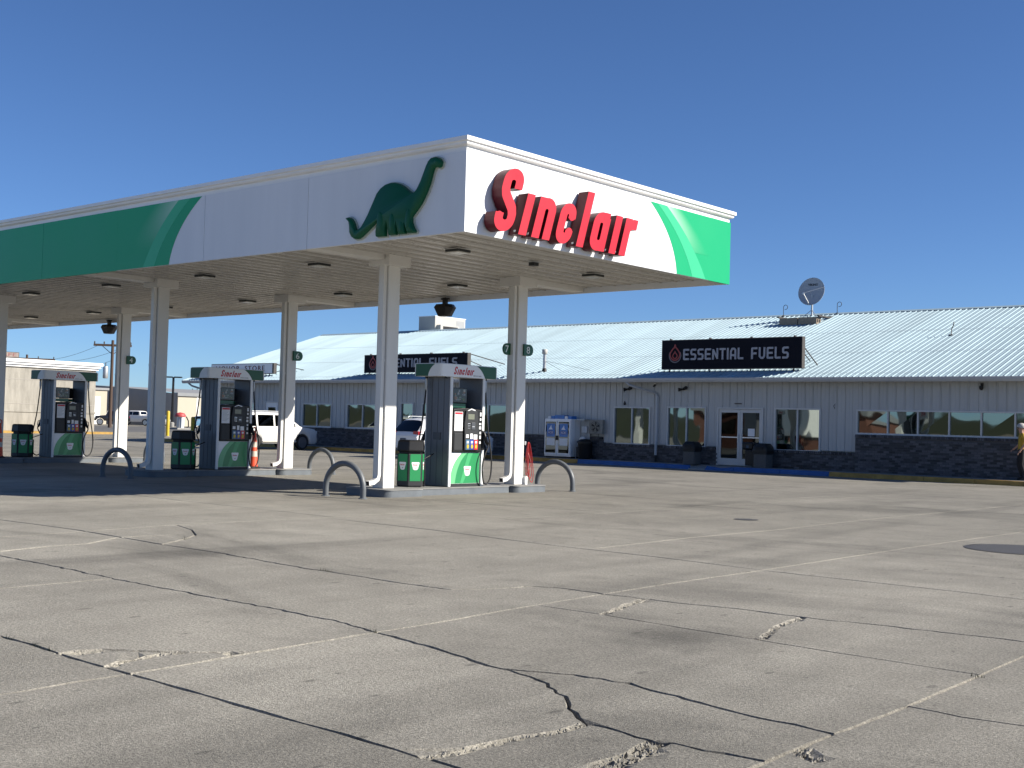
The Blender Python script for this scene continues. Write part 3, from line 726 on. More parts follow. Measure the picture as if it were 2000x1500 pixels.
# hanging black floodlight pods on the back edge
def pod(x, lab):
    t = thing('hanging_floodlight', lab, 'floodlight', (x, 22.2, 4.56), 0, 'black floodlights hung under the back edge of the canopy')
    MB().box(-.05, .05, -.05, .05, -.12, .05).box(-.12, .12, -.04, .04, .0, .04).build('bracket', black, t)
    b = MB(); w = [(-.2, -.2), (.2, -.2), (.28, 0), (.2, .2), (-.2, .2), (-.28, 0)]
    lo = [(a*.62, c*.62) for a, c in w]
    hi = [(a*.8, c*.8) for a, c in w]
    n = 6; vs = [(a, c, -.12) for a, c in hi]+[(a, c, -.20) for a, c in w]+[(a, c, -.42) for a, c in lo]
    b.add(vs, [tuple(range(6))]+[(i, i+6, (i+1) % 6+6, (i+1) % 6) for i in range(6)]+[(i+6, i+12, (i+1) % 6+12, (i+1) % 6+6) for i in range(6)]+[tuple(range(17, 11, -1))])
    b.build('housing', black, t)
    MB().add([(a*.95, c*.95, -.423) for a, c in lo], [tuple(range(6))]).build('lens', dkgray, t)
pod(-21.5, 'black hanging floodlight under the canopy above the rooftop cooler'); pod(-37.2, 'black hanging floodlight under the canopy above the left pump')

# big red channel letters, one sign
t = thing('channel_letter_sign', 'raised red italic letters reading Sinclair on the sunlit canopy end', 'sign', (XA, 16.6, 4.6))
lets = sinclair_polys(14.57, 4.6, 1.0, .195)
for (c, _), polys in zip(sinclair_letters(), lets):
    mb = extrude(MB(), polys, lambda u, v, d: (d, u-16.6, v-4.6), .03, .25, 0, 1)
    o = mb.build('letter', [red, red_shade], t, smooth=35); o['label'] = 'red raised letter '+c
    us = [p[0] for q in polys for p in q]; vs_ = [p for q in polys for p in q]
    bl = min(vs_, key=lambda p: p[1]*1.0+p[0]*.2)
    MB().box(.15, .19, bl[0]-16.6-.004, bl[0]-16.6+.001, bl[1]-4.6+.04, bl[1]-4.6+.075).build('label_sticker', paper, o)
    MB().box(0, .03, sum(us)/len(us)-16.6-.02, sum(us)/len(us)-16.6+.02, .25, .29).build('stud', alum, o)
# green emblem on the shaded side
cxd, czd = -15.0, 5.18
t = thing('dinosaur_emblem', 'green raised long-necked dinosaur emblem on the shaded canopy side', 'emblem', (cxd, YA, czd))
loc = [(a-cxd, b-czd) for a, b in DINO]
def offset(poly, d):
    out = []; n = len(poly); P = ccw(list(poly))
    for i in range(n):
        a, b, c = Vector(P[i-1]), Vector(P[i]), Vector(P[(i+1) % n])
        n1 = Vector(((b-a).y, -(b-a).x)).normalized(); n2 = Vector(((c-b).y, -(c-b).x)).normalized()
        m_ = (n1+n2); m_ = m_/max(m_.length, .6)
        out.append(tuple(b+m_*d))
    return out
Td = lambda u, v, d: (u, -d, v)
mb = extrude(MB(), [offset(loc, .022)], Td, .004, .03); mb.build('backing_plate', dinob, t)
def dsm(P):
    return ccw(list(P))
P0 = dsm(loc); n = len(P0)
pw = MB(); rings = [(0, .031), (0, .075), (-.010, .095), (-.024, .105)]
for d, h in rings:
    pw.v += [(u, -h, v) for u, v in (offset(loc, d) if d else P0)]
for k in range(len(rings)-1):
    for i in range(n): pw.f.append((k*n+i, k*n+(i+1) % n, (k+1)*n+(i+1) % n, (k+1)*n+i)); pw.m.append(0)
pw.f.append(tuple(range((len(rings)-1)*n, len(rings)*n))); pw.m.append(0)
pw.build('body', dinog, t, smooth=50)
# pillowed belly, thighs and jaw in relief
def bulge(cx, cz, rx, rz, h, rot, name):
    b = MB(); K = 5; nn = 18; vs = []
    for k in range(K+1):
        a = pi/2*k/K; rr = cos(a); hh = sin(a)*h
        for j in range(nn):
            q = 2*pi*j/nn; x0, z0 = rx*rr*cos(q), rz*rr*sin(q)
            vs.append((cx-cxd+x0*cos(rot)-z0*sin(rot), -.102-hh, cz-czd+x0*sin(rot)+z0*cos(rot)))
    fs = [(k*nn+j, k*nn+(j+1) % nn, (k+1)*nn+(j+1) % nn, (k+1)*nn+j) for k in range(K) for j in range(nn)]
    b.add(vs, fs).build(name, dinog, t, smooth=80)
bulge(-15.27, 4.84, .075, .17, .018, .1, 'leg'); bulge(-14.98, 4.80, .06, .15, .02, .05, 'leg')
bulge(-14.60, 4.82, .06, .17, .018, -.1, 'leg'); bulge(-14.76, 4.70, .05, .09, .014, 0, 'leg'); bulge(-13.97, 5.70, .05, .035, .012, -.3, 'head')
# ================================================================== PUMP ISLANDS
ROWS = [(-17.5, '8', '7', 'right'), (-25.37, '6', '5', 'middle'), (-33.24, '4', '3', 'left')]
def rrect(x0, x1, y0, y1, r, n=5):
    p = []
    for cx, cy, a0 in ((x1-r, y1-r, 0), (x0+r, y1-r, 90), (x0+r, y0+r, 180), (x1-r, y0+r, 270)):
        p += [(cx+r*cos(radians(a0+90*i/n)), cy+r*sin(radians(a0+90*i/n))) for i in range(n+1)]
    return p
def make_island(x, lab):
    t = thing('pump_island', lab, 'island', (x, 18.3, 0), 0, 'raised islands under the fuel canopy')
    for nm, x0, x1, y0, y1, r in (('end_block', -.62, .62, -2.32, -1.24, .2), ('end_block', -.62, .62, 1.42, 2.55, .2), ('curb_body', -.46, .46, -1.235, 1.415, .02)):
        z = .15 if nm == 'end_block' else .147
        mb = MB(); P = rrect(x0, x1, y0, y1, r)
        mb.prism(P, -.01, z-.02, 'z'); o = mb.build(nm, islandm, t, smooth=40)
        P2 = rrect(x0-.012, x1+.012, y0-(.012 if nm == 'end_block' else 0), y1+(.012 if nm == 'end_block' else 0), r)
        MB().prism(P2, z-.0195, z, 'z').build('top_plate', [islandt], o, smooth=40)
    return t
isl = make_island(ROWS[0][0], 'grey painted pump island nearest the camera, with the red hose column')
for x, n, _, w in ROWS[1:]:
    dup(isl, {'6': 'grey painted pump island with the orange cone, in the middle', '4': 'grey painted pump island farthest to the left'}[n], (x, 18.3, 0))
# ------------------------------------------------------------------ fuel dispenser (front faces +X)
def make_pump(lab, x):
    t = thing('fuel_dispenser', lab, 'fuel pump', (x, 18.47, .15), 0, 'fuel dispensers on the islands')
    D, Wd = .35, .525                          # half depth, half width
    MB().box(-D+.03, D-.03, -Wd+.03, Wd-.03, 0, .05).build('base_plate', dkgray, t)
    cab = MB().box(-D+.055, D-.055, -Wd+.085, Wd-.085, .051, .70).build('cabinet', pumpd, t)
    for s in (-1, 1):                            # end towers
        y0, y1 = (-Wd, -Wd+.085) if s < 0 else (Wd-.085, Wd)
        tw = MB().box(-D+.03, D-.03, y0, y1, .004, 2.235).build('end_tower', pumpg, t, bevel=.012)
        yo = -Wd-.004 if s < 0 else Wd+.004
        for q in (-.17, .0, .17):               # pressed vertical ribs in the end sheet
            MB().box(q-.006, q+.006, min(yo, yo-.006*s), max(yo, yo-.006*s)+.0005, .05, 2.2).build('rib', pumpd, tw)
        for sx in (-1, 1):                       # bright corner trims
            MB().box(sx*(D-.028), sx*D, y0+(.002 if s < 0 else .012), y1-(.012 if s < 0 else .002), .004, 2.234).build('corner_trim', lightgray, tw, bevel=.006)
        MB().box(-.10, .10, min(yo, yo+s*.012), max(yo, yo+s*.012), .95, 1.10).build('latch_plate', pumpd, tw)
    for sx in (-1, 1):                            # both fuelling sides
        T = (lambda u, v, d: (D-.055+d, u, v)) if sx > 0 else (lambda u, v, d: (-D+.055-d, -u, v))
        pan = extrude(MB(), [[(-.435, .06), (.435, .06), (.435, .695), (-.435, .695)]], T, .002, .022, 0).build('door_panel', pwhite, t)
        g = MB(); edge = curve((-.43, .18), (-.40, .50), (-.10, .69), 10)
        extrude(g, [edge+[(.43, .69), (.43, .065), (-.43, .065)]], T, .0225, .0245); g.build('green_field', pgreen, pan)
        g = MB(); e1 = curve((-.43, .22), (-.38, .52), (-.06, .69), 10); e2 = curve((.05, .69), (-.25, .50), (-.30, .066), 10)
        extrude(g, [curve((-.43, .20), (-.39, .52), (-.08, .69), 10)+e2+[(-.43, .066)]], T, .0248, .0262); g.build('light_arc', pgreen3, pan)
        g = MB(); extrude(g, [curve((.08, .69), (-.02, .45), (-.15, .066), 8)+[(-.06, .066)]+curve((.02, .2), (.08, .45), (.22, .69), 8)], T, .0265, .0278); g.build('mid_arc', pgreen2, pan)
        g = MB(); shield(g, T, .06, .32, .215, .028, 0, 1, 2); g.build('shield_badge', [pwhite, redink, pgreen], pan)
        # electronics head
        def bx(mb, u0, u1, v0, v1, d0, d1, mi=0): return extrude(mb, [[(u0, v0), (u1, v0), (u1, v1), (u0, v1)]], T, d0, d1, mi)
        head = extrude(MB(), [[(-.435, .71), (.435, .71), (.435, 1.58), (-.10, 1.61), (-.435, 1.58)]], T, .002, .075).build('electronics_head', black, t, bevel=.01)
        # instruction sheet with red heading
        bx(MB(), -.41, -.17, 1.14, 1.53, .0755, .079).build('instruction_sheet', paper, head)
        bx(MB(), -.40, -.18, 1.475, 1.52, .0795, .081).build('sheet_heading', redink, head)
        ln = MB()
        for k in range(9): bx(ln, -.39, -.20-.03*(k % 3), 1.44-.03*k, 1.446-.03*k, .0795, .0805)
        ln.build('printed_lines', M('grey_ink', (.25, .26, .27), .6), head)
        bx(MB(), -.41, -.17, .75, 1.10, .0755, .085).build('blank_door', dkgray, head, bevel=.006)
        # sculpted payment bezel
        bz_ = extrude(MB(), [[(-.13, .745), (.27, .745), (.29, 1.2), (.24, 1.55), (.06, 1.60), (-.10, 1.56), (-.14, 1.3)]], T, .0755, .115).build('payment_bezel', dkgray, head, bevel=.012)
        extrude(MB(), [[(-.06, 1.565), (.05, 1.605), (.17, 1.575), (.16, 1.555), (.05, 1.58), (-.05, 1.55)]], T, .1152, .118).build('brand_cap', lightgray, bz_)
        bx(MB(), -.05, .14, 1.38, 1.49, .1155, .120).build('display', M('lcd', (.16, .17, .13), .15), bz_)
        bx(MB(), -.055, .02, 1.19, 1.30, .1155, .121).build('keypad', alum, bz_)
        kp = MB()
        for i in range(3):
            for j in range(3): bx(kp, -.05+.024*i, -.032+.024*i, 1.197+.033*j, 1.222+.033*j, .1212, .125)
        kp.build('keys', black, bz_)
        bx(MB(), .05, .17, 1.17, 1.32, .1155, .126).build('card_reader', M('reader', (.055, .06, .07), .4), bz_, bevel=.006)
        bx(MB(), .075, .145, 1.225, 1.24, .1263, .128).build('card_slot', alum, bz_)
        bx(MB(), -.10, -.02, 1.00, 1.07, .1155, .119).build('price_label', paper, bz_); bx(MB(), .03, .10, .98, 1.09, .1155, .119).build('price_label', paper, bz_)
        bx(MB(), .13, .24, .97, 1.07, .1155, .119).build('price_label', paper, bz_)
        gcol = [M('grade_slate', (.05, .13, .22), .35), M('grade_blue', (.02, .05, .30), .35), M('grade_red', (.5, .02, .03), .35)]
        for k in range(3):
            u = -.105+k*.125
            o = bx(MB(), u, u+.115, .76, .965, .1155, .122).build('grade_panel', gcol[k], bz_)
            extrude(MB(), [[(u+.0575+.032*cos(a*pi/6), .825+.045*sin(a*pi/6)) for a in range(12)]], T, .1222, .128).build('grade_button', yellow, bz_)
            bx(MB(), u+.03, u+.085, .89, .935, .1222, .1245).build('octane_number', paper, bz_)
        lab_ = MB(); R = random.Random(2)
        for v0, v1 in ((1.45, 1.53), (1.36, 1.41), (1.27, 1.31), (1.18, 1.24), (1.08, 1.13), (.98, 1.05), (.88, .93)): bx(lab_, .335+R.uniform(0, .02), .395, v0, v1, .0755, .0785)
        lab_.build('warning_labels', paper, head)
        # nozzle boot and nozzle
        bx(MB(), .435, .50, .75, 1.15, .01, .085).build('nozzle_boot', black, t, bevel=.008)
        nz = MB(); q = lambda u, v, d: T(u, v, d)
        nz.tube([q(.47, 1.12, .10), q(.475, 1.02, .13), q(.49, .93, .15), q(.53, .86, .16)], [.02, .034, .038, .03], 8)
        nz.tube([q(.475, 1.05, .13), q(.50, 1.03, .22), q(.51, .93, .23), q(.50, .86, .17)], .012, 6)
        nz.tube([q(.46, 1.10, .09), q(.46, 1.16, .04)], .013, 6)
        nz.build('nozzle', black, t, smooth=60)
        # hose with swivel from the header
        hp = []
        ctrl = [(.60, 2.22, -.02), (.60, 2.08, -.02), (.62, 1.7, .0), (.66, 1.2, .03), (.73, .75, .06), (.76, .45, .07), (.72, .18, .08), (.62, .05, .09), (.50, .06, .11), (.43, .18, .13), (.40, .40, .14), (.44, .62, .15), (.53, .80, .16), (.53, .87, .16)]
        for i in range(len(ctrl)-1):
            p0 = Vector(ctrl[max(i-1, 0)]); p1 = Vector(ctrl[i]); p2 = Vector(ctrl[i+1]); p3 = Vector(ctrl[min(i+2, len(ctrl)-1)])
            for k in range(4):
                f = k/4; hp.append(.5*((2*p1)+(-p0+p2)*f+(2*p0-5*p1+4*p2-p3)*f*f+(-p0+3*p1-3*p2+p3)*f**3))
        hp.append(Vector(ctrl[-1]))
        ho = MB().tube([q(*p) for p in hp], .0165, 8).build('hose', rubber, t, smooth=60)
        MB().tube([q(.60, 2.21, -.02), q(.60, 2.16, -.02), q(.60, 2.06, -.02), q(.60, 1.95, -.017)], [.02, .03, .03, .018], 8).build('breakaway_coupling', galv, ho, smooth=50)
        # video screen on a green ledge
        bx(MB(), -.43, -.04, 1.615, 1.70, -.06, .03).build('screen_ledge', M('ledge_green', (.015, .10, .055), .35), t, bevel=.008)
        tv = bx(MB(), -.44, -.015, 1.71, 2.02, -.02, .035).build('video_screen', black, t, bevel=.008)
        bx(MB(), -.425, -.03, 1.725, 2.005, .0352, .037).build('screen_picture', screenm, tv)
        pic = MB(); R = random.Random(4)
        pcol = [M('picture_warm', (.20, .10, .06), .2), M('picture_grey', (.16, .18, .2), .2), M('picture_green', (.05, .12, .06), .2), M('picture_pale', (.30, .29, .26), .2)]
        for k in range(26):
            u = -.40+R.random()*.30; v = 1.74+R.random()*.21; bx(pic, u, u+R.uniform(.02, .07), v, v+R.uniform(.015, .05), .0374+k*.0001, .0378+k*.0001, k % 4)
        stuff(pic.build('screen_image', pcol, tv))
    MB().box(-D+.16, D-.16, -Wd+.09, Wd-.09, .705, 1.60).build('head_core', pumpd, t)
    # header
    P = rrect(-.39, .39, -.86, .86, .06)
    hd = MB().prism(P, 2.236, 2.485, 'z').build('header', pwhite, t, smooth=40)
    MB().prism(rrect(-.37, .37, -.84, .84, .05), 2.486, 2.50, 'z').build('header_lid', lightgray, hd)
    for sx in (-1, 1):
        T = (lambda u, v, d: (.39+d, u, v)) if sx > 0 else (lambda u, v, d: (-.39-d, -u, v))
        g = MB(); extrude(g, [curve((.20, 2.484), (.36, 2.42), (.46, 2.237), 8)+[(.80, 2.237), (.80, 2.484)]], T, .001, .003)
        extrude(g, [[(-.80, 2.237)]+curve((-.62, 2.237), (-.60, 2.42), (-.50, 2.484), 8)+[(-.80, 2.484)]], T, .001, .003) if False else None
        g.build('green_end', hgreen, hd)
        g = MB(); flat_sinclair(g, T, -.50, 2.285, .62, .0012, .0035); g.build('lettering', redink, hd)
        g = MB(); text(g, 'DINOCARE', T, .10, 2.268, .24, .024, .0025); g.build('small_lettering', blackink, hd)
    for sy in (-1, 1):
        T = (lambda u, v, d: (u, -.86-d, v)) if sy < 0 else (lambda u, v, d: (-u, .86+d, v))
        g = MB(); extrude(g, [[(-.33, 2.237)]+curve((.02, 2.237), (.05, 2.40), (.22, 2.484), 8)+[(-.33, 2.484)]], T, .001, .003); g.build('green_end', hgreen, hd)
        if sy > 0:
            g = MB(); extrude(g, [[(.0, 2.237), (.33, 2.237), (.33, 2.484), (.2, 2.484)]], T, .001, .003); g.build('green_end', hgreen, hd)
    for sx in (-1, 1):
        for sy in (-1, 1):                     # hose outlets under the header
            MB().tube([(sx*.275, sx*.60 if sy*sx > 0 else -sx*.60, 2.24), (sx*.275, sx*.60 if sy*sx > 0 else -sx*.60, 2.20)], .03, 8).build('hose_outlet', dkgray, hd)
    return t
pump = make_pump('fuel dispenser with its white lower trim in sunlight, beside the column numbered 8', ROWS[0][0])
dup(pump, 'shaded fuel dispenser beside the orange cone, in front of the liquor store sign', (ROWS[1][0], 18.47, .15))
dup(pump, 'shaded fuel dispenser farthest left, in front of the concrete building', (ROWS[2][0], 18.47, .15))
# ------------------------------------------------------------------ hexagonal waste bins
def make_bin(lab, loc):
    t = thing('waste_bin', lab, 'trash bin', loc, 0, 'hexagonal green waste bins on the pump islands')
    hexa = lambda r, z: [(r*cos(radians(60*k+8)), r*sin(radians(60*k+8)), z) for k in range(6)]
    def shell(levels, nm, mat, par=t):
        b = MB(); vs = []
        for r, z in levels: vs += hexa(r, z)
        fs = [(k*6+i, k*6+(i+1) % 6, (k+1)*6+(i+1) % 6, (k+1)*6+i) for k in range(len(levels)-1) for i in range(6)]
        fs += [tuple(range(5, -1, -1)), tuple(range((len(levels)-1)*6, len(levels)*6))]
        return b.add(vs, fs).build(nm, mat, par, bevel=.01)
    shell([(.27, 0), (.29, .03), (.29, .66)], 'body', dkgray)
    shell([(.25, .661), (.25, .705)], 'opening_band', black)
    shell([(.295, .706), (.30, .74), (.285, .90), (.25, .935)], 'lid', black)
    for k in range(6):
        a = radians(60*k+38); nx, ny = cos(a), sin(a); tx, ty = -ny, nx; ap = .29*cos(radians(30))
        T = lambda u, v, d, nx=nx, ny=ny, tx=tx, ty=ty: (nx*(ap+d)+tx*u, ny*(ap+d)+ty*u, v)
        p = extrude(MB(), [[(-.115, .12), (.115, .12), (.115, .64), (.095, .655), (-.095, .655), (-.115, .64)]], T, .001, .006).build('green_panel', pgreen, t)
        if k in (0, 1, 4, 5, 3):
            g = MB(); shield(g, T, 0, .42, .17, .0065, 0, 1, 2); g.build('shield_badge', [pwhite, redink, pgreen], p)
    # squeegee handle leaning out
    MB().tube([(.16, .20, .55), (.10, .55, .66)], .012, 6).build('squeegee_handle', black, t)
    MB().tube([(.12, .26, .0), (.14, .26, .12), (.12, .27, .5)], .02, 6).build('squeegee_bucket', black, t)
    return t
wb = make_bin('hexagonal black and green waste bin on the island nearest the camera', (-17.62, 17.33, .15))
dup(wb, 'hexagonal black and green waste bin beside the middle pump', (-25.5, 17.33, .15)); dup(wb, 'hexagonal black and green waste bin beside the leftmost pump', (-33.35, 17.30, .15))
# ------------------------------------------------------------------ hoop guards
def make_hoop(lab, loc, rz=0):
    t = thing('hoop_guard', lab, 'bollard', loc, rz, 'grey bent-pipe hoop guards at the island ends')
    R = .49; pts = [(-R, 0, -.02), (-R, 0, .12)]+[(R*cos(radians(a)), 0, .18+.46*sin(radians(a))) for a in range(180, -1, -12)]+[(R, 0, .12), (R, 0, -.02)]
    MB().tube(pts, .056, 14).build('pipe', hoopm, t, smooth=60)
    for s in (-1, 1): MB().lathe([(.085, -.004), (.085, .012), (.062, .02)], (s*R, 0, 0), 14).build('base_collar', islandm, t)
    return t
h0 = make_hoop('grey hoop guard in front of the island nearest the camera', (-17.32, 15.32, 0), .06)
for lab, loc, rz in (('grey hoop guard behind the column numbered 8, past the red hose', (-17.2, 21.45, 0), .05), ('grey hoop guard in front of the middle island, left of its column', (-24.85, 15.15, 0), .12),
                     ('grey hoop guard behind the middle island, right of the column numbered 6', (-25.2, 21.45, 0), 0.0), ('grey hoop guard behind the left island, seen left of the middle bin', (-33.1, 21.45, 0), 0)):
    dup(h0, lab, loc, rz)
# ------------------------------------------------------------------ numbered flag plates on the columns
def number_plate(x, y, num, lab, both=None):
    t = thing('pump_number_sign', lab, 'sign', (x, y, 3.08), 0, 'round-ended green pump number plates')
    for s, n in ((1, num),) + (((-1, both),) if both else ()):
        # a D shaped plate that stands out from the side of the column, facing +X
        y0 = .0
        P = [(s*.02, -.125), (s*.20, -.125)]+[(s*(.20+.125*cos(radians(a))), .125*sin(radians(a))) for a in range(-80, 81, 16)]+[(s*.20, .125), (s*.02, .125)]
        o = extrude(MB(), [P], onX(0), .0, .04).build('plate', hgreen, t)
        g = MB(); text(g, n, onX(0), s*.155-.055, -.075, .11, .15, .042); g.build('numeral', M('numeral_white', (.75, .78, .72), .4), o)
    return t
number_plate(-17.235, 20.40-.15, '8', 'green number 8 plate on the column with the red hose'); 
tt = thing('pump_number_sign', 'green number 7 plate half hidden behind the column with the red hose', 'sign', (-17.40, 20.10, 3.08), 0, 'round-ended green pump number plates')
P = [(-.42, -.125), (-.24, -.125), (.0, -.125), (.0, .125), (-.24, .125)]+[(-.24+.125*cos(radians(a)), .125*sin(radians(a))) for a in range(100, 261, 16)]
P = [(.0, -.125), (.0, .125), (-.20, .125)]+[(-.20+.125*cos(radians(a)), .125*sin(radians(a))) for a in range(100, 261, 16)]+[(-.20, -.125)]
o = extrude(MB(), [P], onX(0), 0, .04).build('plate', hgreen, tt); g = MB(); text(g, '7', onX(0), -.27, -.075, .11, .15, .042); g.build('numeral', MATS['numeral_white'], o)
number_plate(-25.085, 20.25, '6', 'green number 6 plate on the far middle column'); number_plate(-32.935, 20.25, '4', 'green number 4 plate on the far left column')
# ------------------------------------------------------------------ tall cones
def make_cone(lab, loc):
    t = thing('traffic_cone', lab, 'cone', loc, 0, 'tall orange cones on the islands')
    MB().lathe([(.17, 0), (.17, .03), (.14, .05)], n=8).build('base', rubber, t)
    zs = [(.051, .30), (.30, .44), (.44, .54), (.54, .68), (.68, .78), (.78, .96)]
    r = lambda z: .115-.075*(z/.96)
    for i, (a, b) in enumerate(zs): MB().lathe([(r(a), a), (r(b), b)], n=18).build('stripe' if i % 2 else 'tube', conew if i in (1, 3) else orange, t, smooth=50)
    MB().tube([(0, -.055, .95)]+[(0, .055*cos(radians(a)), .99+.06*sin(radians(a))) for a in range(180, -1, -30)]+[(0, .055, .95)], .016, 8).build('handle', orange, t, smooth=60)
    return t
co = make_cone('tall orange and white cone on the middle island beside the pump', (-25.5, 19.45, .15))
dup(co, 'orange cone cut off by the left edge of the photo', (-32.76, 16.33, .15))
# ------------------------------------------------------------------ red air hose on the near far column
t = thing('air_hose', 'coil of red air hose hung on the column numbered 8', 'hose', (-17.24, 20.40, 1.05))
MB().box(-.02, .02, 0, .05, -.04, .04).build('hook', galv, t)
R = random.Random(8); mb = MB(); pts = []
for k in range(4):
    rx, rz, tw = .07+.012*k, .36+.022*k+R.uniform(-.01, .01), R.uniform(-.06, .06)
    for a in range(0, 360, 15):
        an = radians(a+90); pts.append((.03+.016*k+tw*.3*sin(an), .085+.022*k*(1-sin(an))*.7+rx*cos(an)*(.75-.25*sin(an)), .02-rz+rz*sin(an)))
mb.tube(pts, .0075, 6); mb.build('coil', redhose, t, smooth=60)
MB().tube([(.03, .10, -.2), (.06, .20, -.45), (.05, .12, -.62), (.03, .02, -.52), (.03, .03, -.35)], .008, 5).build('air_line', M('pink_line', (.5, .2, .18), .5), t)
MB().box(-.02, .07, .0, .06, -.95, -.72).build('outlet_box', white, t)
# ================================================================== STORE
WY, EY, RY = 39.5, 38.9, 48.68                   # wall face, eave, ridge
EZ, RZ = 3.38, 6.57
SX0, SX1 = -55.2, -11.4                        # wall ends
RX0, RX1 = -57.45, -10.9                       # roof ends
store = thing('store_building', 'long low store with pale blue ribbed steel roof and grey brick base', 'building', (0, 0, 0))
# backing walls
MB().box(SX0, SX1, WY+.12, WY+.30, 0, 3.30).box(SX0, SX0+.2, WY+.31, 57.8, 0, 3.3).box(SX1-.2, SX1, WY+.31, 57.8, 0, 3.3).box(SX0, SX1, 57.81, 58, 0, 3.3).build('wall_core', sidingm, store)
BT = lambda x: 1.03 if x < -29.2 else (.79 if x < -18.45 else 1.42)
# openings: name, x0, x1, z0, z1, panes
WIN = [(-53.2, -51.9, 1.12, 2.18, 2), (-47.9, -45.77, 1.12, 2.18, 2), (-44.57, -42.44, 1.12, 2.18, 2), (-40.85, -40.10, 1.06, 2.27, 1), (-39.45, -38.0, 1.06, 2.26, 2), (-36.6, -34.30, 1.10, 2.25, 2),
       (-28.68, -27.03, .84, 2.22, 2), (-26.15, -24.51, .83, 2.25, 2), (-21.55, -19.85, .82, 2.25, 2)]
LONG = (-18.42, -11.9, 1.49, 2.23)
DOOR = (-23.91, -22.11, .15, 2.24)
DOORL = (-50.9, -49.9, .15, 2.25)
OPEN = [w[:4] for w in WIN]+[LONG, DOOR, DOORL]
ed = set([SX0, SX1, -29.2, -18.45])
x = SX0
while x < SX1: ed.add(round(x, 3)); x += .3048
for o in OPEN: ed.add(o[0]); ed.add(o[1])
ed = sorted(ed); cl = [ed[0]]
for e in ed[1:]:
    if e-cl[-1] > .03: cl.append(e)
    elif e in [q for o in OPEN for q in o[:2]]: cl[-1] = e
sid = 0; cache = {}
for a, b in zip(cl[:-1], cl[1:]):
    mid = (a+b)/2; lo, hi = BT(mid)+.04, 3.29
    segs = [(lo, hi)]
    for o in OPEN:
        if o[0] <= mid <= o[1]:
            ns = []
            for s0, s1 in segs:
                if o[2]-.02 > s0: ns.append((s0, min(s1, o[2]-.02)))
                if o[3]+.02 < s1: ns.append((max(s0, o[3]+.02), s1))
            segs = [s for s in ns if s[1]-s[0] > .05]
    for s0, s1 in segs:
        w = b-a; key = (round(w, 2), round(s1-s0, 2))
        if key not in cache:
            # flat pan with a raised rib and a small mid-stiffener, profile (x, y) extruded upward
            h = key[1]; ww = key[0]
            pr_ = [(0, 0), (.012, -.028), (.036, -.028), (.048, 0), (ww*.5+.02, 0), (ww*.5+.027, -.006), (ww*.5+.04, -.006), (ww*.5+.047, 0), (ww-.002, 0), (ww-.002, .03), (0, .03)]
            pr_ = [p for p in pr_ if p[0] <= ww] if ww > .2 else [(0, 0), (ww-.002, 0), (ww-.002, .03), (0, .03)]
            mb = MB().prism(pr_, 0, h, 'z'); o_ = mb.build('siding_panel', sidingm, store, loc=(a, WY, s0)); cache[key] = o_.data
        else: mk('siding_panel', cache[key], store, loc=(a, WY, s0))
# brick base: bricks one by one (the nearest 300 as parts), the rest joined
bk = MB().box(.005, .197, 0, .07, .005, .067); bkm = None; rest = MB()
allb = []
for (x0, x1, zt, yy) in ((SX0, -29.2, 1.03, WY-.075), (-29.2, -18.45, .79, WY-.075), (-18.45, SX1, 1.42, WY-.135)):
    rows = int((zt-.14-.09)/.0745)
    for r in range(rows):
        xx = x0+(0 if r % 2 else -.1); z = .15+r*.0745
        while xx < x1-.02:
            a, b = max(xx, x0), min(xx+.203, x1)
            ok = b-a > .04 and not any(o[0]-.02 < (a+b)/2 < o[1]+.02 and o[2] < z+.03 for o in (DOOR, DOORL))
            if ok: allb.append((a, b, yy, z, b-a > .19))
            xx += .203
full = sorted([q for q in allb if q[4] and q[0] < -12.95 and q[3] > .3], key=lambda q: -q[0])[:300]
fs_ = set((q[0], q[3]) for q in full)
for q in allb:
    if (q[0], q[3]) in fs_:
        dy = random.uniform(-.003, .003)
        if bkm is None: o_ = bk.build('brick', brickm, store, loc=(q[0], q[2]+dy, q[3])); bkm = o_.data
        else: mk('brick', bkm, store, loc=(q[0], q[2]+dy, q[3]))
    else:
        dy = random.uniform(-.003, .003); rest.box(q[0]+.005, q[1]-.006, q[2]+dy, q[2]+.07, q[3]+.005, q[3]+.067)
stuff(rest.build('bricks', brickm, store))
mo = MB()
for (x0, x1, zt, yy) in ((SX0, DOORL[0]-.05, 1.03, WY-.065), (DOORL[1]+.05, -29.2, 1.03, WY-.065), (-29.2, DOOR[0]-.06, .79, WY-.065), (DOOR[1]+.06, -18.45, .79, WY-.065), (-18.45, SX1, 1.42, WY-.125)):
    mo.box(x0, x1, yy, WY+.11, .14, zt-.09)
mo.build('mortar_bed', mortar, store)
# rowlock cap course
capb = MB(); 
for (x0, x1, zt, yy) in ((SX0, DOORL[0]-.05, 1.03, WY-.10), (DOORL[1]+.05, -29.2, 1.03, WY-.10), (-29.2, DOOR[0]-.06, .79, WY-.10), (DOOR[1]+.06, -18.45, .79, WY-.10), (-18.45, SX1, 1.42, WY-.16)):
    xx = x0
    while xx < x1-.05: capb.box(xx+.004, xx+.066, yy, WY+.02, zt-.085, zt+.01); xx += .0755
stuff(capb.build('cap_course', brickm, store))
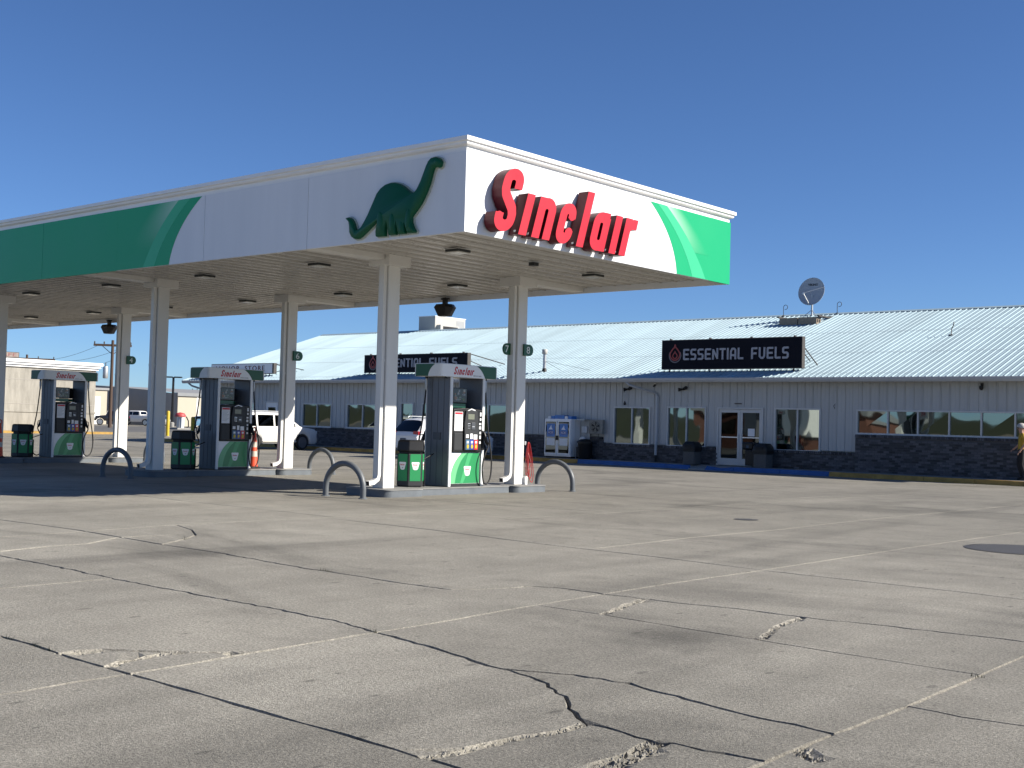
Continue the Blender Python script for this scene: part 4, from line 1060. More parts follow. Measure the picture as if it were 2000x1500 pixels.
# windows
def window(x0, x1, z0, z1, n, bars=None, par=store, mat=wglass):
    w = MB().box(x0-.055, x1+.055, WY-.05, WY+.09, z1, z1+.055).box(x0-.055, x1+.055, WY-.05, WY+.09, z0-.055, z0).box(x0-.055, x0, WY-.05, WY+.09, z0+.001, z1-.001).box(x1, x1+.055, WY-.05, WY+.09, z0+.001, z1-.001)
    o = w.build('window', framew, par)
    MB().box(x0-.09, x1+.09, WY-.085, WY-.051, z0-.10, z0-.045).build('sill', framew, o)
    xs = bars or [x0+(x1-x0)*i/n for i in range(n+1)]
    for i in range(len(xs)-1):
        a, b = xs[i]+(0 if i == 0 else .025), xs[i+1]-(0 if i == len(xs)-2 else .025)
        MB().add([(a, WY+.03, z0), (b, WY+.03+random.uniform(-.004, .004), z0), (b, WY+.03+random.uniform(-.004, .004), z1), (a, WY+.03, z1)], [(0,1,2,3)]).build('pane', mat, o)
        if i: MB().box(xs[i]-.025, xs[i]+.025, WY-.03, WY+.08, z0+.001, z1-.001).build('mullion', framew, o)
    return o
for w in WIN: window(*w)
window(*LONG, 6, bars=[-18.42, -17.35, -16.31, -15.26, -14.22, -13.16, -11.9])
# double glass entrance
d = MB(); x0, x1, z0, z1 = DOOR
d.box(x0-.06, x0, WY-.06, WY+.1, z0, z1+.06).box(x1, x1+.06, WY-.06, WY+.1, z0, z1+.06).box(x0, x1, WY-.06, WY+.1, z1, z1+.06)
dr = d.build('entrance_frame', framew, store)
for k, (a, b) in enumerate(((x0+.004, (x0+x1)/2-.004), ((x0+x1)/2+.004, x1-.004))):
    f = MB().box(a, a+.10, WY-.02, WY+.03, z0+.02, z1-.01).box(b-.10, b, WY-.02, WY+.03, z0+.02, z1-.01).box(a+.10, b-.10, WY-.02, WY+.03, z1-.13, z1-.01).box(a+.10, b-.10, WY-.02, WY+.03, z0+.02, z0+.27).build('door', framew, store)
    MB().add([(a+.1, WY+.005, z0+.27), (b-.1, WY+.005, z0+.27), (b-.1, WY+.005, z1-.13), (a+.1, WY+.005, z1-.13)], [(0,1,2,3)]).build('door_pane', dglass, f)
    MB().box(a+.10, b-.10, WY-.035, WY-.005, z0+1.03, z0+1.07).build('push_bar', alum, f)
    hx = b-.06 if k == 0 else a+.06
    MB().tube([(hx, WY-.02, z0+.85), (hx, WY-.07, z0+.87), (hx, WY-.07, z0+1.13), (hx, WY-.02, z0+1.15)], .012, 6).build('handle', alum, f)
    if k == 1: MB().box(a+.32, a+.60, WY-.004, WY-.001, z0+1.10, z0+1.38).build('notice', paper, f)
# single door at the liquor end
x0, x1, z0, z1 = DOORL
f = MB().box(x0-.05, x0, WY-.05, WY+.1, z0, z1+.05).box(x1, x1+.05, WY-.05, WY+.1, z0, z1+.05).box(x0, x1, WY-.05, WY+.1, z1, z1+.05).build('door_frame', framew, store)
q = MB().box(x0+.004, x1-.004, WY-.01, WY+.03, z0, z1-.004).build('door', white, store); MB().box(x0+.2, x1-.2, WY-.014, WY-.0105, 1.2, 2.0).build('door_pane', dglass, q)
# eave: soffit, fascia gutter
MB().box(RX0+.05, RX1-.05, EY+.02, WY+.10, 3.30, 3.33).build('eave_soffit', gutterm, store)
x = RX0
while x < RX1-.1:
    b = min(x+3.05, RX1)
    MB().prism([(EY+.015, 3.215), (EY+.015, 3.36), (EY-.10, 3.37), (EY-.12, 3.365), (EY-.105, 3.29), (EY-.06, 3.215)], x+.002, b-.002, 'x').build('gutter_length', gutterm, store)
    x += 3.05
# roof sheets, each with four ribs
SL = (RZ-EZ)/(RY-EY); LEN = sqrt((RZ-EZ)**2+(RY-EY)**2); ang = math.atan(SL)
SW_ = .9144
pr_ = []
for k in range(4):
    c = SW_*k/4
    pr_ += [(c, .0), (c+.018, .030), (c+.040, .030), (c+.058, 0), (c+.13, 0), (c+.138, .006), (c+.152, .006), (c+.16, 0)]
pr_.append((SW_-.001, 0))
n = len(pr_); y0, y1 = -.06, LEN+.04
vs = [(a, y0, h) for a, h in pr_]+[(a, y1, h) for a, h in pr_]+[(pr_[0][0], y0, -.012), (pr_[-1][0], y0, -.012)]
sh = MB().add(vs, [(i, i+1, n+i+1, n+i) for i in range(n-1)]+[tuple([2*n, 2*n+1]+list(range(n-1, -1, -1)))])
x = RX0; rm = None
while x < RX1-.05:
    if rm is None: o_ = sh.build('roof_sheet', roofm, store); rm = o_.data
    else: o_ = mk('roof_sheet', rm, store)
    o_.location = (x, EY, EZ+random.uniform(0, .003)); o_.rotation_euler = (ang, 0, 0); x += SW_
X1R = x
for yy in (.42, 3.3, 6.6):
    o_ = MB().box(RX0, X1R, yy, yy+.012, .0285, .0325).build('lap_line', gutterm, store); o_.location = (0, EY, EZ); o_.rotation_euler = (ang, 0, 0)
MB().add([(RX0, RY, RZ-.01), (X1R, RY, RZ-.01), (X1R, 58.4, EZ), (RX0, 58.4, EZ)], [(0,1,2,3)]).build('rear_roof', roofm, store)
MB().prism([(RY-.17, RZ-.02), (RY, RZ+.055), (RY+.17, RZ-.02), (RY+.17, RZ-.032), (RY, RZ+.043), (RY-.17, RZ-.032)], RX0-.02, X1R+.02, 'x').build('ridge_cap', roofm, store)
MB().prism([(RY-.14, RZ-.045), (RY, RZ+.01), (RY, RZ-.08), (RY-.14, RZ-.10)], RX0+.01, X1R-.01, 'x').build('ridge_shade_strip', rubber, store)  # black strip painted in as the shade under the ridge cap
for xg in (RX0+.30, X1R-.30):
    MB().prism([(EY+.3, 3.34), (RY, RZ-.10), (58.1, 3.34), (58.1, 3.2), (EY+.3, 3.2)], xg-.02, xg+.02, 'x').build('gable_wall', sidingm, store) if xg > -30 else None
MB().prism([(WY, 3.28), (WY, 3.55), (RY, RZ-.12), (57.8, 3.55), (57.8, 3.28)], SX0, SX0+.05, 'x').build('gable_wall', sidingm, store)
for xx in (RX0+.0, X1R-.03):
    MB().prism([(EY-.02, EZ-.12), (RY, RZ-.14), (RY, RZ+.02), (EY-.02, EZ+.03)], xx-.03, xx-.002, 'x').build('barge_trim', gutterm, store)
# downspouts
def rect_pipe(pts, w, nm, mat, par):
    return MB().tube(pts, w, 4).build(nm, mat, par)
rect_pipe([(-27.75, EY-.03, 3.22), (-27.6, EY+.02, 3.10), (-26.7, WY-.08, 2.80), (-26.62, WY-.09, 2.70), (-26.62, WY-.09, .95), (-26.60, WY-.16, .80), (-26.60, WY-.16, .42)], .05, 'downspout', gutterm, store)
rect_pipe([(-26.60, WY-.16, .415), (-26.60, WY-.16, .16)], .055, 'downspout_boot', black, store)
rect_pipe([(-56.9, EY-.03, 3.22), (-56.7, EY+.05, 3.08), (-55.35, WY-.08, 2.72), (-55.1, WY-.09, 2.6), (-55.1, WY-.09, .3)], .05, 'downspout', gutterm, store)
MB().box(-23.25, -22.95, WY-.034, WY-.0285, 2.42, 2.46).build('address_plate', rust, store)
# wall fittings: flood lights, cameras
def wall_light(x, z, lab):
    t = thing('wall_floodlight', lab, 'floodlight', (x, WY-.03, z), 0, 'small black floodlights on the store wall')
    MB().box(-.05, .05, -.03, .0, -.05, .05).build('bracket', black, t)
    for s, dz in ((-1, -.03), (1, .03)):
        MB().tube([(s*.02, -.04, dz*.3), (s*.10, -.09, dz), (s*.17, -.15, dz*1.2)], [.025, .05, .075], 8).build('lamp_head', black, t, smooth=50)
wall_light(-28.0, 2.98, 'black twin floodlight on the store wall above the window right of the freezer'); wall_light(-25.45, 2.98, 'black twin floodlight on the store wall left of the entrance'); wall_light(-41.9, 2.9, 'small black fixture on the store wall behind the near pump column')
t = thing('security_camera', 'black dome camera under the eave above the long window', 'camera', (-14.2, WY-.02, 3.12)); MB().box(-.04, .04, -.06, .0, -.04, .06).build('mount', black, t); MB().lathe([(.02, -.17), (.06, -.14), (.07, -.08), (.06, -.03)], (0, -.09, 0), 10).build('dome', black, t, smooth=60)
t = thing('security_camera', 'small white camera under the eave right of the downspout elbow', 'camera', (-26.75, WY-.02, 3.15)); MB().box(-.03, .03, -.08, 0, 0, .05).build('mount', white, t); MB().tube([(0, -.06, -.02), (.03, -.2, -.08)], .04, 8).build('barrel', black, t)
t = thing('bell_wind_chime', 'faded hanging ornament on the wall above the reflecting window', 'ornament', (-28.2, WY-.03, 2.85)); MB().tube([(0, -.02, 0), (0, -.05, .02), (0, -.08, -.02)], .012, 5).build('hook', rust, t)
for k in range(3): MB().tube([(.09*(k-1), -.08, -.03), (.09*(k-1), -.08, -.32+.06*k)], .014, 5).build('tube', galv, t)
MB().lathe([(.02, -.52), (.06, -.48), (.04, -.42), (.01, -.35)], (0.05, -.08, 0), 8).build('clapper', dkgray, t)
t = thing('hose_bracket', 'thin pale strip and clip on the wall between window and tall brick', 'bracket', (-19.25, WY-.03, 2.55)); MB().box(-.012, .012, -.012, 0, -.05, .35).build('strip', framew, t); MB().tube([(0, -.02, -.10), (-.04, -.05, -.15), (0, -.05, -.25)], .012, 5).build('clip', rust, t)

# ------------------------------------------------------------------ rooftop signs
def roof_z(y): return EZ+(y-EY)*SL
def flame(T, u, v, h, t):
    g = MB(); extrude(g, ribbon([[(u+h*.42*cos(radians(a)), v-h*.06+h*.42*sin(radians(a))) for a in range(150, 391, 15)]], h*.07), T, .001, .008); g.build('logo_ring', signgry, t)
    def drop(k, dy): return [(u+k*h*(.36*sin(a)*(1 if True else 0))*(1-.45*max(0, cos(a))), v+dy+k*h*(.40*cos(a)+(.16 if cos(a) > .97 else 0))) for a in [2*pi*i/24 for i in range(24)]]
    D = drop(1, h*.05); g = MB(); extrude(g, ribbon([D+[D[0]]], h*.085), T, .0085, .014); g.build('logo_flame', signred, t)
    D2 = drop(.45, -h*.06); g = MB(); extrude(g, ribbon([D2+[D2[0]]], h*.07), T, .0085, .0135); g.build('logo_inner_flame', signred, t)
def roof_sign(x0, x1, z0, z1, y, nm, lab):
    t = thing(nm, lab, 'sign', ((x0+x1)/2, y, z0)); c = (x0+x1)/2; w = (x1-x0)/2; h = z1-z0
    MB().box(-w, w, 0, .22, 0, h).build('cabinet', rust, t, bevel=.01)
    MB().box(-w+.03, w-.03, -.004, -.0005, .03, h-.03).build('face', signblk if nm == 'essential_fuels_sign' or True else white, t)
    for k in range(4):
        xx = -w+.35+(2*w-.7)*k/3
        MB().box(xx-.02, xx+.02, .04, .08, roof_z(y)-z0-.05, -.001).build('post', rust, t)
        MB().tube([(xx, .2, h-.25), (xx, 1.3, roof_z(y+1.3)-z0+.03)], .02, 5).build('brace', rust, t)
        MB().box(xx-.03, xx+.03, .06, .16, h+.0005, h+.05).build('lifting_eye', rust, t)
    MB().tube([(w-.02, .2, h-.05 if x1 < -30 else .75), (w+(.9 if x1 < -30 else .25), 1.5 if x1 < -30 else .7, roof_z(y+(1.5 if x1 < -30 else .7))-z0+.03)], .022, 5).build('brace', rust, t)
    T = lambda u, v, d: (u, -.004-d, v)
    return t, T, w, h
t, T, w, h = roof_sign(-26.6, -20.62, 3.73, 4.87, 39.6, 'store_sign', 'black rooftop sign reading Essential Fuels, in full view above the entrance')
flame(T, -w+.62, h*.50, .62, t); 
x0_ = -w+1.02; tot = sum(FW[c] for c in 'ESSENTIAL FUELS')+.14*14
def sign_text(t, T, w, h, u0, u1, v0, ht, mat):
    txt = 'ESSENTIAL FUELS'; k = (u1-u0)/tot; x = 0
    for c in txt:
        if c != ' ':
            polys = [[(u0+q[0]*k, v0+q[1]*ht) for q in p] for p in ribbon([[(a+x, b) for a, b in l] for l in FONT[c]], .17)]
            extrude(MB(), polys, T, .001, .03).build('letter', mat, t)['label'] = 'grey letter '+c
        x += FW[c]+.14
sign_text(t, T, w, h, -w+1.0, w-.52, h*.31, .43, signlet)
t, T, w, h = roof_sign(-43.62, -36.87, 3.73, 4.58, 39.6, 'store_sign', 'black rooftop sign reading Essential Fuels, half hidden behind the near pump')
flame(T, -w+.62, h*.50, .60, t); sign_text(t, T, w, h, -w+1.05, w-.62, h*.28, .41, signlet)
t = thing('liquor_store_sign', 'white rooftop sign with spaced red brown letters reading Liquor Store', 'sign', (-53.2, 39.6, 3.73)); w = 2.7
MB().box(-w, w, 0, .2, 0, .56).build('cabinet', rust, t, bevel=.01); MB().box(-w+.03, w-.12, -.004, -.0005, .03, .53).build('face', white, t)
g = MB(); text(g, 'LIQUOR  STORE', lambda u, v, d: (u, -.004-d, v), -w+.45, .13, 2*w-1.2, .30, .002, spacing=1.25, bold=.012); g.build('lettering', M('liquor_red', (.22, .045, .04), .5), t)
for k in range(3):
    xx = -w+.4+k*(w-.4); MB().box(xx-.02, xx+.02, .04, .08, roof_z(39.6)-3.78, -.001).build('post', rust, t); MB().tube([(xx, .2, .54), (xx+.3, 1.3, roof_z(40.9)-3.70)], .018, 5).build('brace', rust, t)
MB().tube([(w-.02, .2, .5), (w+1.2, 1.0, roof_z(40.6)-3.70)], .02, 5).build('brace', rust, t); MB().tube([(w-.02, .2, .1), (w+.5, .2, .22)], .015, 5).build('brace', rust, t)
# ------------------------------------------------------------------ roof equipment
t = thing('vent_pipe', 'galvanised vent pipe with cap standing on the store roof', 'vent', (-32.75, 39.95, roof_z(39.95)))
MB().lathe([(.13, -.03), (.085, .10), (.08, .14)], n=12).build('flashing', rubber, t); MB().lathe([(.07, .1), (.07, .78)], n=12).build('pipe', galv, t, smooth=50)
MB().lathe([(.10, .74), (.115, .76), (.115, .92), (.10, .94)], n=12).build('cap', hvacm, t, smooth=50)
for k, a in enumerate((.9, 2.4)): MB().tube([(0, 0, .45), (a, .02, .04-.0*a)], .006, 4).build('guy_wire', rust, t)
# satellite dish on a ballast tray over the ridge
t = thing('satellite_dish', 'grey satellite dish marked Viking standing on the roof ridge', 'satellite dish', (-24.6, 47.6, roof_z(47.6)+.05))
nrm = Vector((.16, -.93, .33)).normalized(); ux = Vector((0, 0, 1)).cross(nrm).normalized()*1; uy = nrm.cross(ux)
cen = Vector((-.20, .75, 1.30)); Rr = .64
def DP(a, r, off=0): 
    q = cen+ux*(r*.90*cos(a))+uy*(r*1.03*sin(a))+nrm*((r/Rr)**2*.12-.12+off); return tuple(q)
mb = MB(); NN = 36; K = 8; vs = []
for s in (0, 1):
    for k in range(K+1):
        for j in range(NN): vs.append(DP(2*pi*j/NN, max(.004, Rr*k/K), -.018*s))
o2 = (K+1)*NN
fs = [(k*NN+j, k*NN+(j+1) % NN, (k+1)*NN+(j+1) % NN, (k+1)*NN+j) for k in range(K) for j in range(NN)]+[(o2+(k+1)*NN+j, o2+(k+1)*NN+(j+1) % NN, o2+k*NN+(j+1) % NN, o2+k*NN+j) for k in range(K) for j in range(NN)]+[(K*NN+j, K*NN+(j+1) % NN, o2+K*NN+(j+1) % NN, o2+K*NN+j) for j in range(NN)]
mb.add(vs, fs).build('reflector', dishm, t, smooth=60)
g = MB(); 
def TD(u, v, d):
    r = sqrt((u/.9)**2+(v/1.03)**2); return tuple(cen-ux*(-u)+uy*v+nrm*((r/Rr)**2*.12-.12+.004+d))
if (ux.x < 0):
    TDn = lambda u, v, d: TD(-u, v, d)
else: TDn = TD
text(g, 'VIKING', TDn, -.20, .30, .42, .10, .004, bold=.004); g.build('lettering', blackink, t)
feed = cen+nrm*.42-uy*.28-Vector((.22, 0, 0))
mb = MB(); mb.tube([DP(-pi/2, Rr, .0), tuple(feed)], .022, 6); mb.build('feed_arm', galv, t)
MB().tube([DP(.3 if ux.x > 0 else pi-.3, Rr*.95), tuple(feed)], .009, 5).build('stay_rod', galv, t); MB().tube([tuple(feed), tuple(feed-nrm*.10)], [.05, .035], 8).build('receiver', white, t)
MB().tube([(-.18, .80, .12), (-.18, .80, 1.15)], .045, 8).build('mast', galv, t); MB().tube([(-.18, .8, .5), (-.55, .55, .12)], .015, 5).build('mast_brace', galv, t); MB().tube([(-.18, .8, .5), (.2, .55, .12)], .015, 5).build('mast_brace', galv, t)
fr = MB().box(-1.0, .95, .35, 1.25, .10, .14).box(-1.0, -.92, -.75, 1.25, .04, .10).box(.86, .95, -.75, 1.25, .04, .10); fr.build('ballast_frame', rust, t)
bl = M('ballast_block', (.27, .22, .165), .9, var=.15, bump=.3)
for k in range(2):
    o_ = MB().box(-.9+k*.88, -.05+k*.88, -.75, -.35, -.28, .02).build('ballast_block', bl, t, bevel=.01)
    for s in (0, 1): MB().box(-.9+k*.88+.84, -.9+k*.88+.852, -.70+s*.17, -.58+s*.17, -.2, -.06).build('block_core', dark_in, o_)
for i, (x, y, lab) in enumerate(((-26.2, 48.5, 'thin curled antenna wire left of the satellite dish'), (-23.7, 48.6, 'thin curled antenna wire right of the satellite dish'))):
    t = thing('curled_antenna', lab, 'antenna', (x, y, roof_z(y)+.05)); MB().tube([(0, 0, 0), (0, 0, .38)]+[(.10-.10*cos(radians(a)), 0, .38+.10*sin(radians(a))) for a in range(20, 300, 25)], .013, 6).build('rod', rust, t); MB().box(-.04, .04, -.04, .04, -.04, .02).build('foot', rust, t)
t = thing('roof_anchor', 'small bent metal hook on the right side of the store roof', 'hook', (-17.1, 44.3, roof_z(44.3)+.02)); MB().tube([(0, 0, -.02), (0, .05, .22), (.05, .12, .40), (.02, .2, .5)], .018, 5).build('rod', rust, t); MB().box(-.05, .05, -.05, .05, -.02, .02).build('foot', rust, t)
t = thing('rooftop_cooler', 'boxy evaporative cooler on the roof behind the ridge', 'air conditioner', (-48.9, 50.3, 6.0))
MB().box(-.65, .65, -1.25, 1.25, .15, 1.42).build('cabinet', hvacm, t, bevel=.02)
MB().prism([(-1.1, .95), (.35, .95), (.35, .70), (-1.1, .45)], .652, .95, 'x').build('discharge_chute', hvacm, t); MB().box(.951, .957, -.9, .3, .55, .88).build('chute_opening', dark_in, t)
for k in range(9): MB().box(.652, .664, .5+.075*k, .53+.075*k, .3, 1.3).build('grille_bar', gutterm, t)
MB().box(-.6, .6, -1.2, -1.1, -.6, .149).box(-.6, .6, 1.1, 1.2, -.6, .149).build('stand', rust, t); MB().box(-.67, .67, -1.27, 1.27, 1.421, 1.46).build('lid', white, t)

# ------------------------------------------------------------------ things on the sidewalk
t = thing('ice_freezer', 'white two door ice freezer with blue posters on the store sidewalk', 'freezer', (-31.0, 39.08, .15))
MB().box(-.68, .68, -.30, .34, .06, 1.58).build('cabinet', white, t, bevel=.015); MB().box(-.62, .62, -.26, .3, 0, .059).build('plinth', black, t)
for s in (-1, 1):
    d = MB().box(min(s*.015, s*.66), max(s*.015, s*.66), -.335, -.301, .12, 1.53).build('door', white, t, bevel=.01)
    a, b = sorted((s*.075, s*.60)); gl = MB().box(a, b, -.339, -.3355, .2, 1.46).build('door_pane', dglass, d)
    a, b = sorted((s*.12, s*.54))
    MB().box(a, b, -.345, -.3395, .85, 1.38).build('poster', blueposter, d)
    m_ = (a+b)/2; g = MB(); extrude(g, [[(m_+.17*cos(q*pi/8), 1.02+.085*sin(q*pi/8)) for q in range(16)]], lambda u, v, dd: (u, -.345-dd, v), .001, .003); g.build('poster_oval', M('oval_blue', (.06, .1, .3), .4), d)
    g = MB(); text(g, 'ICE', lambda u, v, dd: (u, -.345-dd, v), m_-.12, .985, .24, .075, .0045); g.build('poster_lettering', paper, d)
    g = MB(); extrude(g, [[(m_-.12, 1.14), (m_+.1, 1.14), (m_+.04, 1.22), (m_+.02, 1.33), (m_-.04, 1.24)]], lambda u, v, dd: (u, -.345-dd, v), .001, .003); g.build('poster_ice', paper, d)
    MB().box(a, b, -.344, -.3395, .50, .80).build('price_sheet', paper, d)
    MB().box(s*.03-.02 if s > 0 else -.06, s*.03+.03 if s > 0 else -.01, -.37, -.336, .72, .90).build('handle', black, d)
for (a, b, h) in ((-.60, -.48, .10), (-.44, -.28, .12), (-.26, .22, .15), (.26, .40, .11), (.44, .6, .12)): MB().box(a, b, -.2, .15, 1.5815, 1.58+h).build('box_on_top', [blueposter, paper, white][int(h*100) % 3], t)
t = thing('propane_cage', 'grey wire exchange cabinet between the ice freezer and the wall fan', 'cabinet', (-30.05, 39.20, .15))
MB().box(-.22, .22, .18, .22, .5, 1.57).box(-.22, .22, -.2, .22, 1.55, 1.585).box(-.22, .22, -.2, .22, .48, .5).build('shell', galv, t)
for k in range(8): MB().box(-.22+.062*k, -.212+.062*k, -.205, -.197, .5, 1.55).build('wire', galv, t)
MB().box(-.15, .12, .10, .179, 1.05, 1.30).build('placard', paper, t); MB().lathe([(.1, .505), (.14, .55), (.14, .8), (.08, .88)], n=12).build('cylinder', white, t, smooth=50)
for sx in (-.2, .2): MB().box(sx-.015, sx+.015, -.18, -.15, 0, .479).build('leg', galv, t)
t = thing('wall_fan', 'dusty condenser fan unit on the store wall right of the freezer', 'fan', (-29.45, WY-.09, 1.45))
MB().box(-.34, .34, -.16, .0, -.28, .28).build('casing', M('fan_case', (.22, .22, .2), .6, var=.3, scale=10), t, bevel=.01)
for r in (.08, .15, .22): MB().tube([(r*cos(radians(a)), -.185, r*sin(radians(a))) for a in range(0, 361, 20)], .006, 5).build('guard_ring', rust, t)
for k in range(5):
    a = 2*pi*k/5; b = a+.5; MB().add([(.03*cos(a), -.17, .03*sin(a)), (.2*cos(a), -.172, .2*sin(a)), (.2*cos(b), -.164, .2*sin(b)), (.03*cos(b), -.164, .03*sin(b))], [(0,1,2,3)]).build('blade', black, t)
MB().tube([(.1, -.08, -.281), (.12, -.06, -.75)], .012, 5).build('conduit', rust, t)
t = thing('black_barrel', 'large black waste barrel in the shade beside the ice freezer', 'trash bin', (-29.75, 38.98, .15))
MB().lathe([(.25, 0), (.28, .05), (.30, .60), (.31, .62)], n=16).build('drum', black, t, smooth=40); MB().lathe([(.32, .621), (.32, .68), (.20, .78), (.05, .80)], n=16).build('lid', black, t, smooth=40)
def trash(lab, loc, s=1):
    t = thing('trash_can', lab, 'trash can', loc, 0, 'square pebble trash cans beside the entrance')
    MB().prism(rrect(-.25*s, .25*s, -.25*s, .25*s, .05), 0, .54*s, 'z').build('body', trashbeige, t, smooth=40)
    b = MB(); vs = []
    for w_, z in ((.285, .541), (.29, .60), (.275, .72), (.20, .84), (.16, .85)):
        vs += [(x*s, y*s, z*s) for x, y in rrect(-w_, w_, -w_, w_, .06, 3)]
    m_ = 16; b.add(vs, [(k*m_+i, k*m_+(i+1) % m_, (k+1)*m_+(i+1) % m_, (k+1)*m_+i) for k in range(4) for i in range(m_)]+[tuple(range(4*m_, 5*m_))]); b.build('hood', black, t, smooth=40)
    MB().box(-.14*s, .14*s, -.296*s, -.270*s, .63*s, .73*s).build('opening', dark_in, t)
    bag = MB().prism(rrect(-.262*s, .262*s, -.262*s, .262*s, .05), .47*s, .5405*s, 'z').build('bag_rim', rubber, t)
    return t
trash('pebble trash can with black hood left of the store entrance', (-24.65, 38.85, .15)); trash('pebble trash can with black hood right of the store entrance', (-21.65, 38.80, .15), 1.02)
t = thing('windshield_cart', 'black wheeled cart standing in front of the right entrance door', 'cart', (-22.28, 38.98, .15))
MB().box(-.10, .30, -.2, .2, .05, .62).build('box', black, t, bevel=.03); MB().prism([(-.2, .621), (.2, .621), (.22, .78), (.12, .92), (-.2, .90)], -.22, .20, 'y') if False else MB().box(-.24, .20, -.2, .2, .621, .90).build('upper_box', black, t, bevel=.06)
for sy in (-.16, .16): MB().lathe([(.05, -.02), (.05, .02)], (.24, sy, .05), 12, ax='y').build('wheel', rubber, t)
MB().box(-.05, .05, -.206, -.201, .68, .78).build('label_plate', M('faint_blue', (.02, .05, .09), .5), t)
# ================================================================== VEHICLES
def interp(keys, y):
    if y <= keys[0][0]: return keys[0][1]
    for (a, va), (b, vb) in zip(keys[:-1], keys[1:]):
        if a <= y <= b: return va+(vb-va)*(y-a)/max(b-a, 1e-6)
    return keys[-1][1]
def make_car(name, label, cat, loc, rz, paint, sp, group=None, simple=False):
    """nose along local +Y; sp holds length, widths and side profile keys"""
    t = thing(name, label, cat, loc, rz, group)
    L2, HW = sp['L']/2, sp['W']/2; wy = sp['wheels']; wr = sp['wr']; zb0 = sp['zb']
    top, belt = sp['top'], sp['belt']; wt = sp['wt']; wd = sp['wd']
    ys = set([-L2, L2]); n = 46 if not simple else 24
    for i in range(n+1): ys.add(round(-L2+2*L2*i/n, 4))
    for k in top: ys.add(k[0])
    ra = wr+.07
    for w in wy:
        for a in range(0, 181, 15 if not simple else 30): ys.add(round(w+ra*cos(radians(a)), 4))
    ys = sorted(y for y in ys if -L2 <= y <= L2)
    rows = []
    for y in ys:
        zt = interp(top, y); zbt = min(interp(belt, y), zt-.015); zb = interp(sp['bot'], y)
        for w in wy:
            if abs(y-w) < ra: zb = max(zb, wr+sqrt(max(0, ra*ra-(y-w)**2))-.02)
        w0 = HW*interp(wd, y); wtp = HW*interp(wt, y)
        k = min(1, max(0, (zt-zbt)/.45)); wtop = w0*.93*(1-k)+wtp*k
        zmid = (zb+zbt)/2; zlow = min(zb+.10, zmid)
        rows.append([(0, zb), (w0*.94, zb), (w0*.99, zlow), (w0, zmid), (w0*.985, zmid+(zbt-zmid)*.7), (w0*.955, zbt), (wtop+.0*w0, zt-.055*k-.01), (wtop*.86, zt-.008), (wtop*.5, zt+.012*k+.008), (0, zt+.018*k+.012)])
    m_ = len(rows[0]); b = MB()
    ring = []
    for y, r in zip(ys, rows):
        full = [(x, y, z) for x, z in r]+[(-x, y, z) for x, z in r[-2:0:-1]]
        ring.append(full)
    q = len(ring[0])
    for r in ring: b.v += r
    for i in range(len(ring)-1):
        for j in range(q): b.f.append((i*q+j, (i+1)*q+j, (i+1)*q+(j+1) % q, i*q+(j+1) % q)); b.m.append(0)
    b.f.append(tuple(range(q))); b.m.append(0); b.f.append(tuple(range(len(ring)*q-1, (len(ring)-1)*q-1, -1))); b.m.append(0)
    body = b.build('body', paint, t, smooth=38)
    def side(y, s):                 # s: 0 belt .. 1 roof edge
        i = max(k for k in range(len(ys)) if ys[k] <= y+1e-6); i = min(i, len(ys)-2)
        f = (y-ys[i])/(ys[i+1]-ys[i]); A = [rows[i][k][c]+(rows[i+1][k][c]-rows[i][k][c])*f for k in (5, 6) for c in (0, 1)]
        return A[0]+(A[2]-A[0])*s, A[1]+(A[3]-A[1])*s
    def topz(y, u):                 # u: -1..1 across the roof
        i = max(k for k in range(len(ys)) if ys[k] <= y+1e-6); i = min(i, len(ys)-2); f = (y-ys[i])/(ys[i+1]-ys[i])
        P = [[rows[i][k][c]+(rows[i+1][k][c]-rows[i][k][c])*f for c in (0, 1)] for k in (6, 7, 8, 9)]
        x = abs(u)*P[0][0]
        for a, bb in zip(P[:-1], P[1:]):
            if bb[0] <= x <= a[0]+1e-9:
                g = (x-bb[0])/max(a[0]-bb[0], 1e-6); return math.copysign(x, u), bb[1]+(a[1]-bb[1])*g
        return math.copysign(x, u), P[-1][1]
    for sx in (1, -1):
        for (a0, a1, b0, b1) in sp['side_glass']:          # bottom y range, top y range
            g = MB(); N = 8
            for s in (.10, .5, .90):
                for k in range(N+1):
                    y = (a0+(b0-a0)*s)+((a1+(b1-a1)*s)-(a0+(b0-a0)*s))*k/N; x, z = side(y, s); g.v.append((sx*(x+.006), y, z))
            for r in range(2):
                for k in range(N):
                    f = (r*(N+1)+k, r*(N+1)+k+1, (r+1)*(N+1)+k+1, (r+1)*(N+1)+k); g.f.append(f if sx > 0 else f[::-1]); g.m.append(0)
            g.build('side_window', carglass, t, smooth=60)
    for nm, (ya, yb, w_) in (('windshield', sp['ws']), ('rear_window', sp['rg'])):
        if ya is None: continue
        g = MB(); N = 8; K = 6
        for r in range(K+1):
            y = ya+(yb-ya)*r/K
            for k in range(N+1):
                x, z = topz(y, (-1+2*k/N)*w_); 
                off = .012
                dz = topz(min(y+.02, L2-.01), 0)[1]-topz(max(y-.02, -L2+.01), 0)[1]; sl_ = dz/.04; nn = sqrt(1+sl_*sl_)
                g.v.append((x, y-sl_/nn*off, z+1/nn*off))
        for r in range(K):
            for k in range(N): g.f.append((r*(N+1)+k, r*(N+1)+k+1, (r+1)*(N+1)+k+1, (r+1)*(N+1)+k)); g.m.append(0)
        g.build(nm, carglass, t, smooth=60)
    rimm = M('alloy_rim', (.45, .46, .47), .25, metal=.8, var=.05)
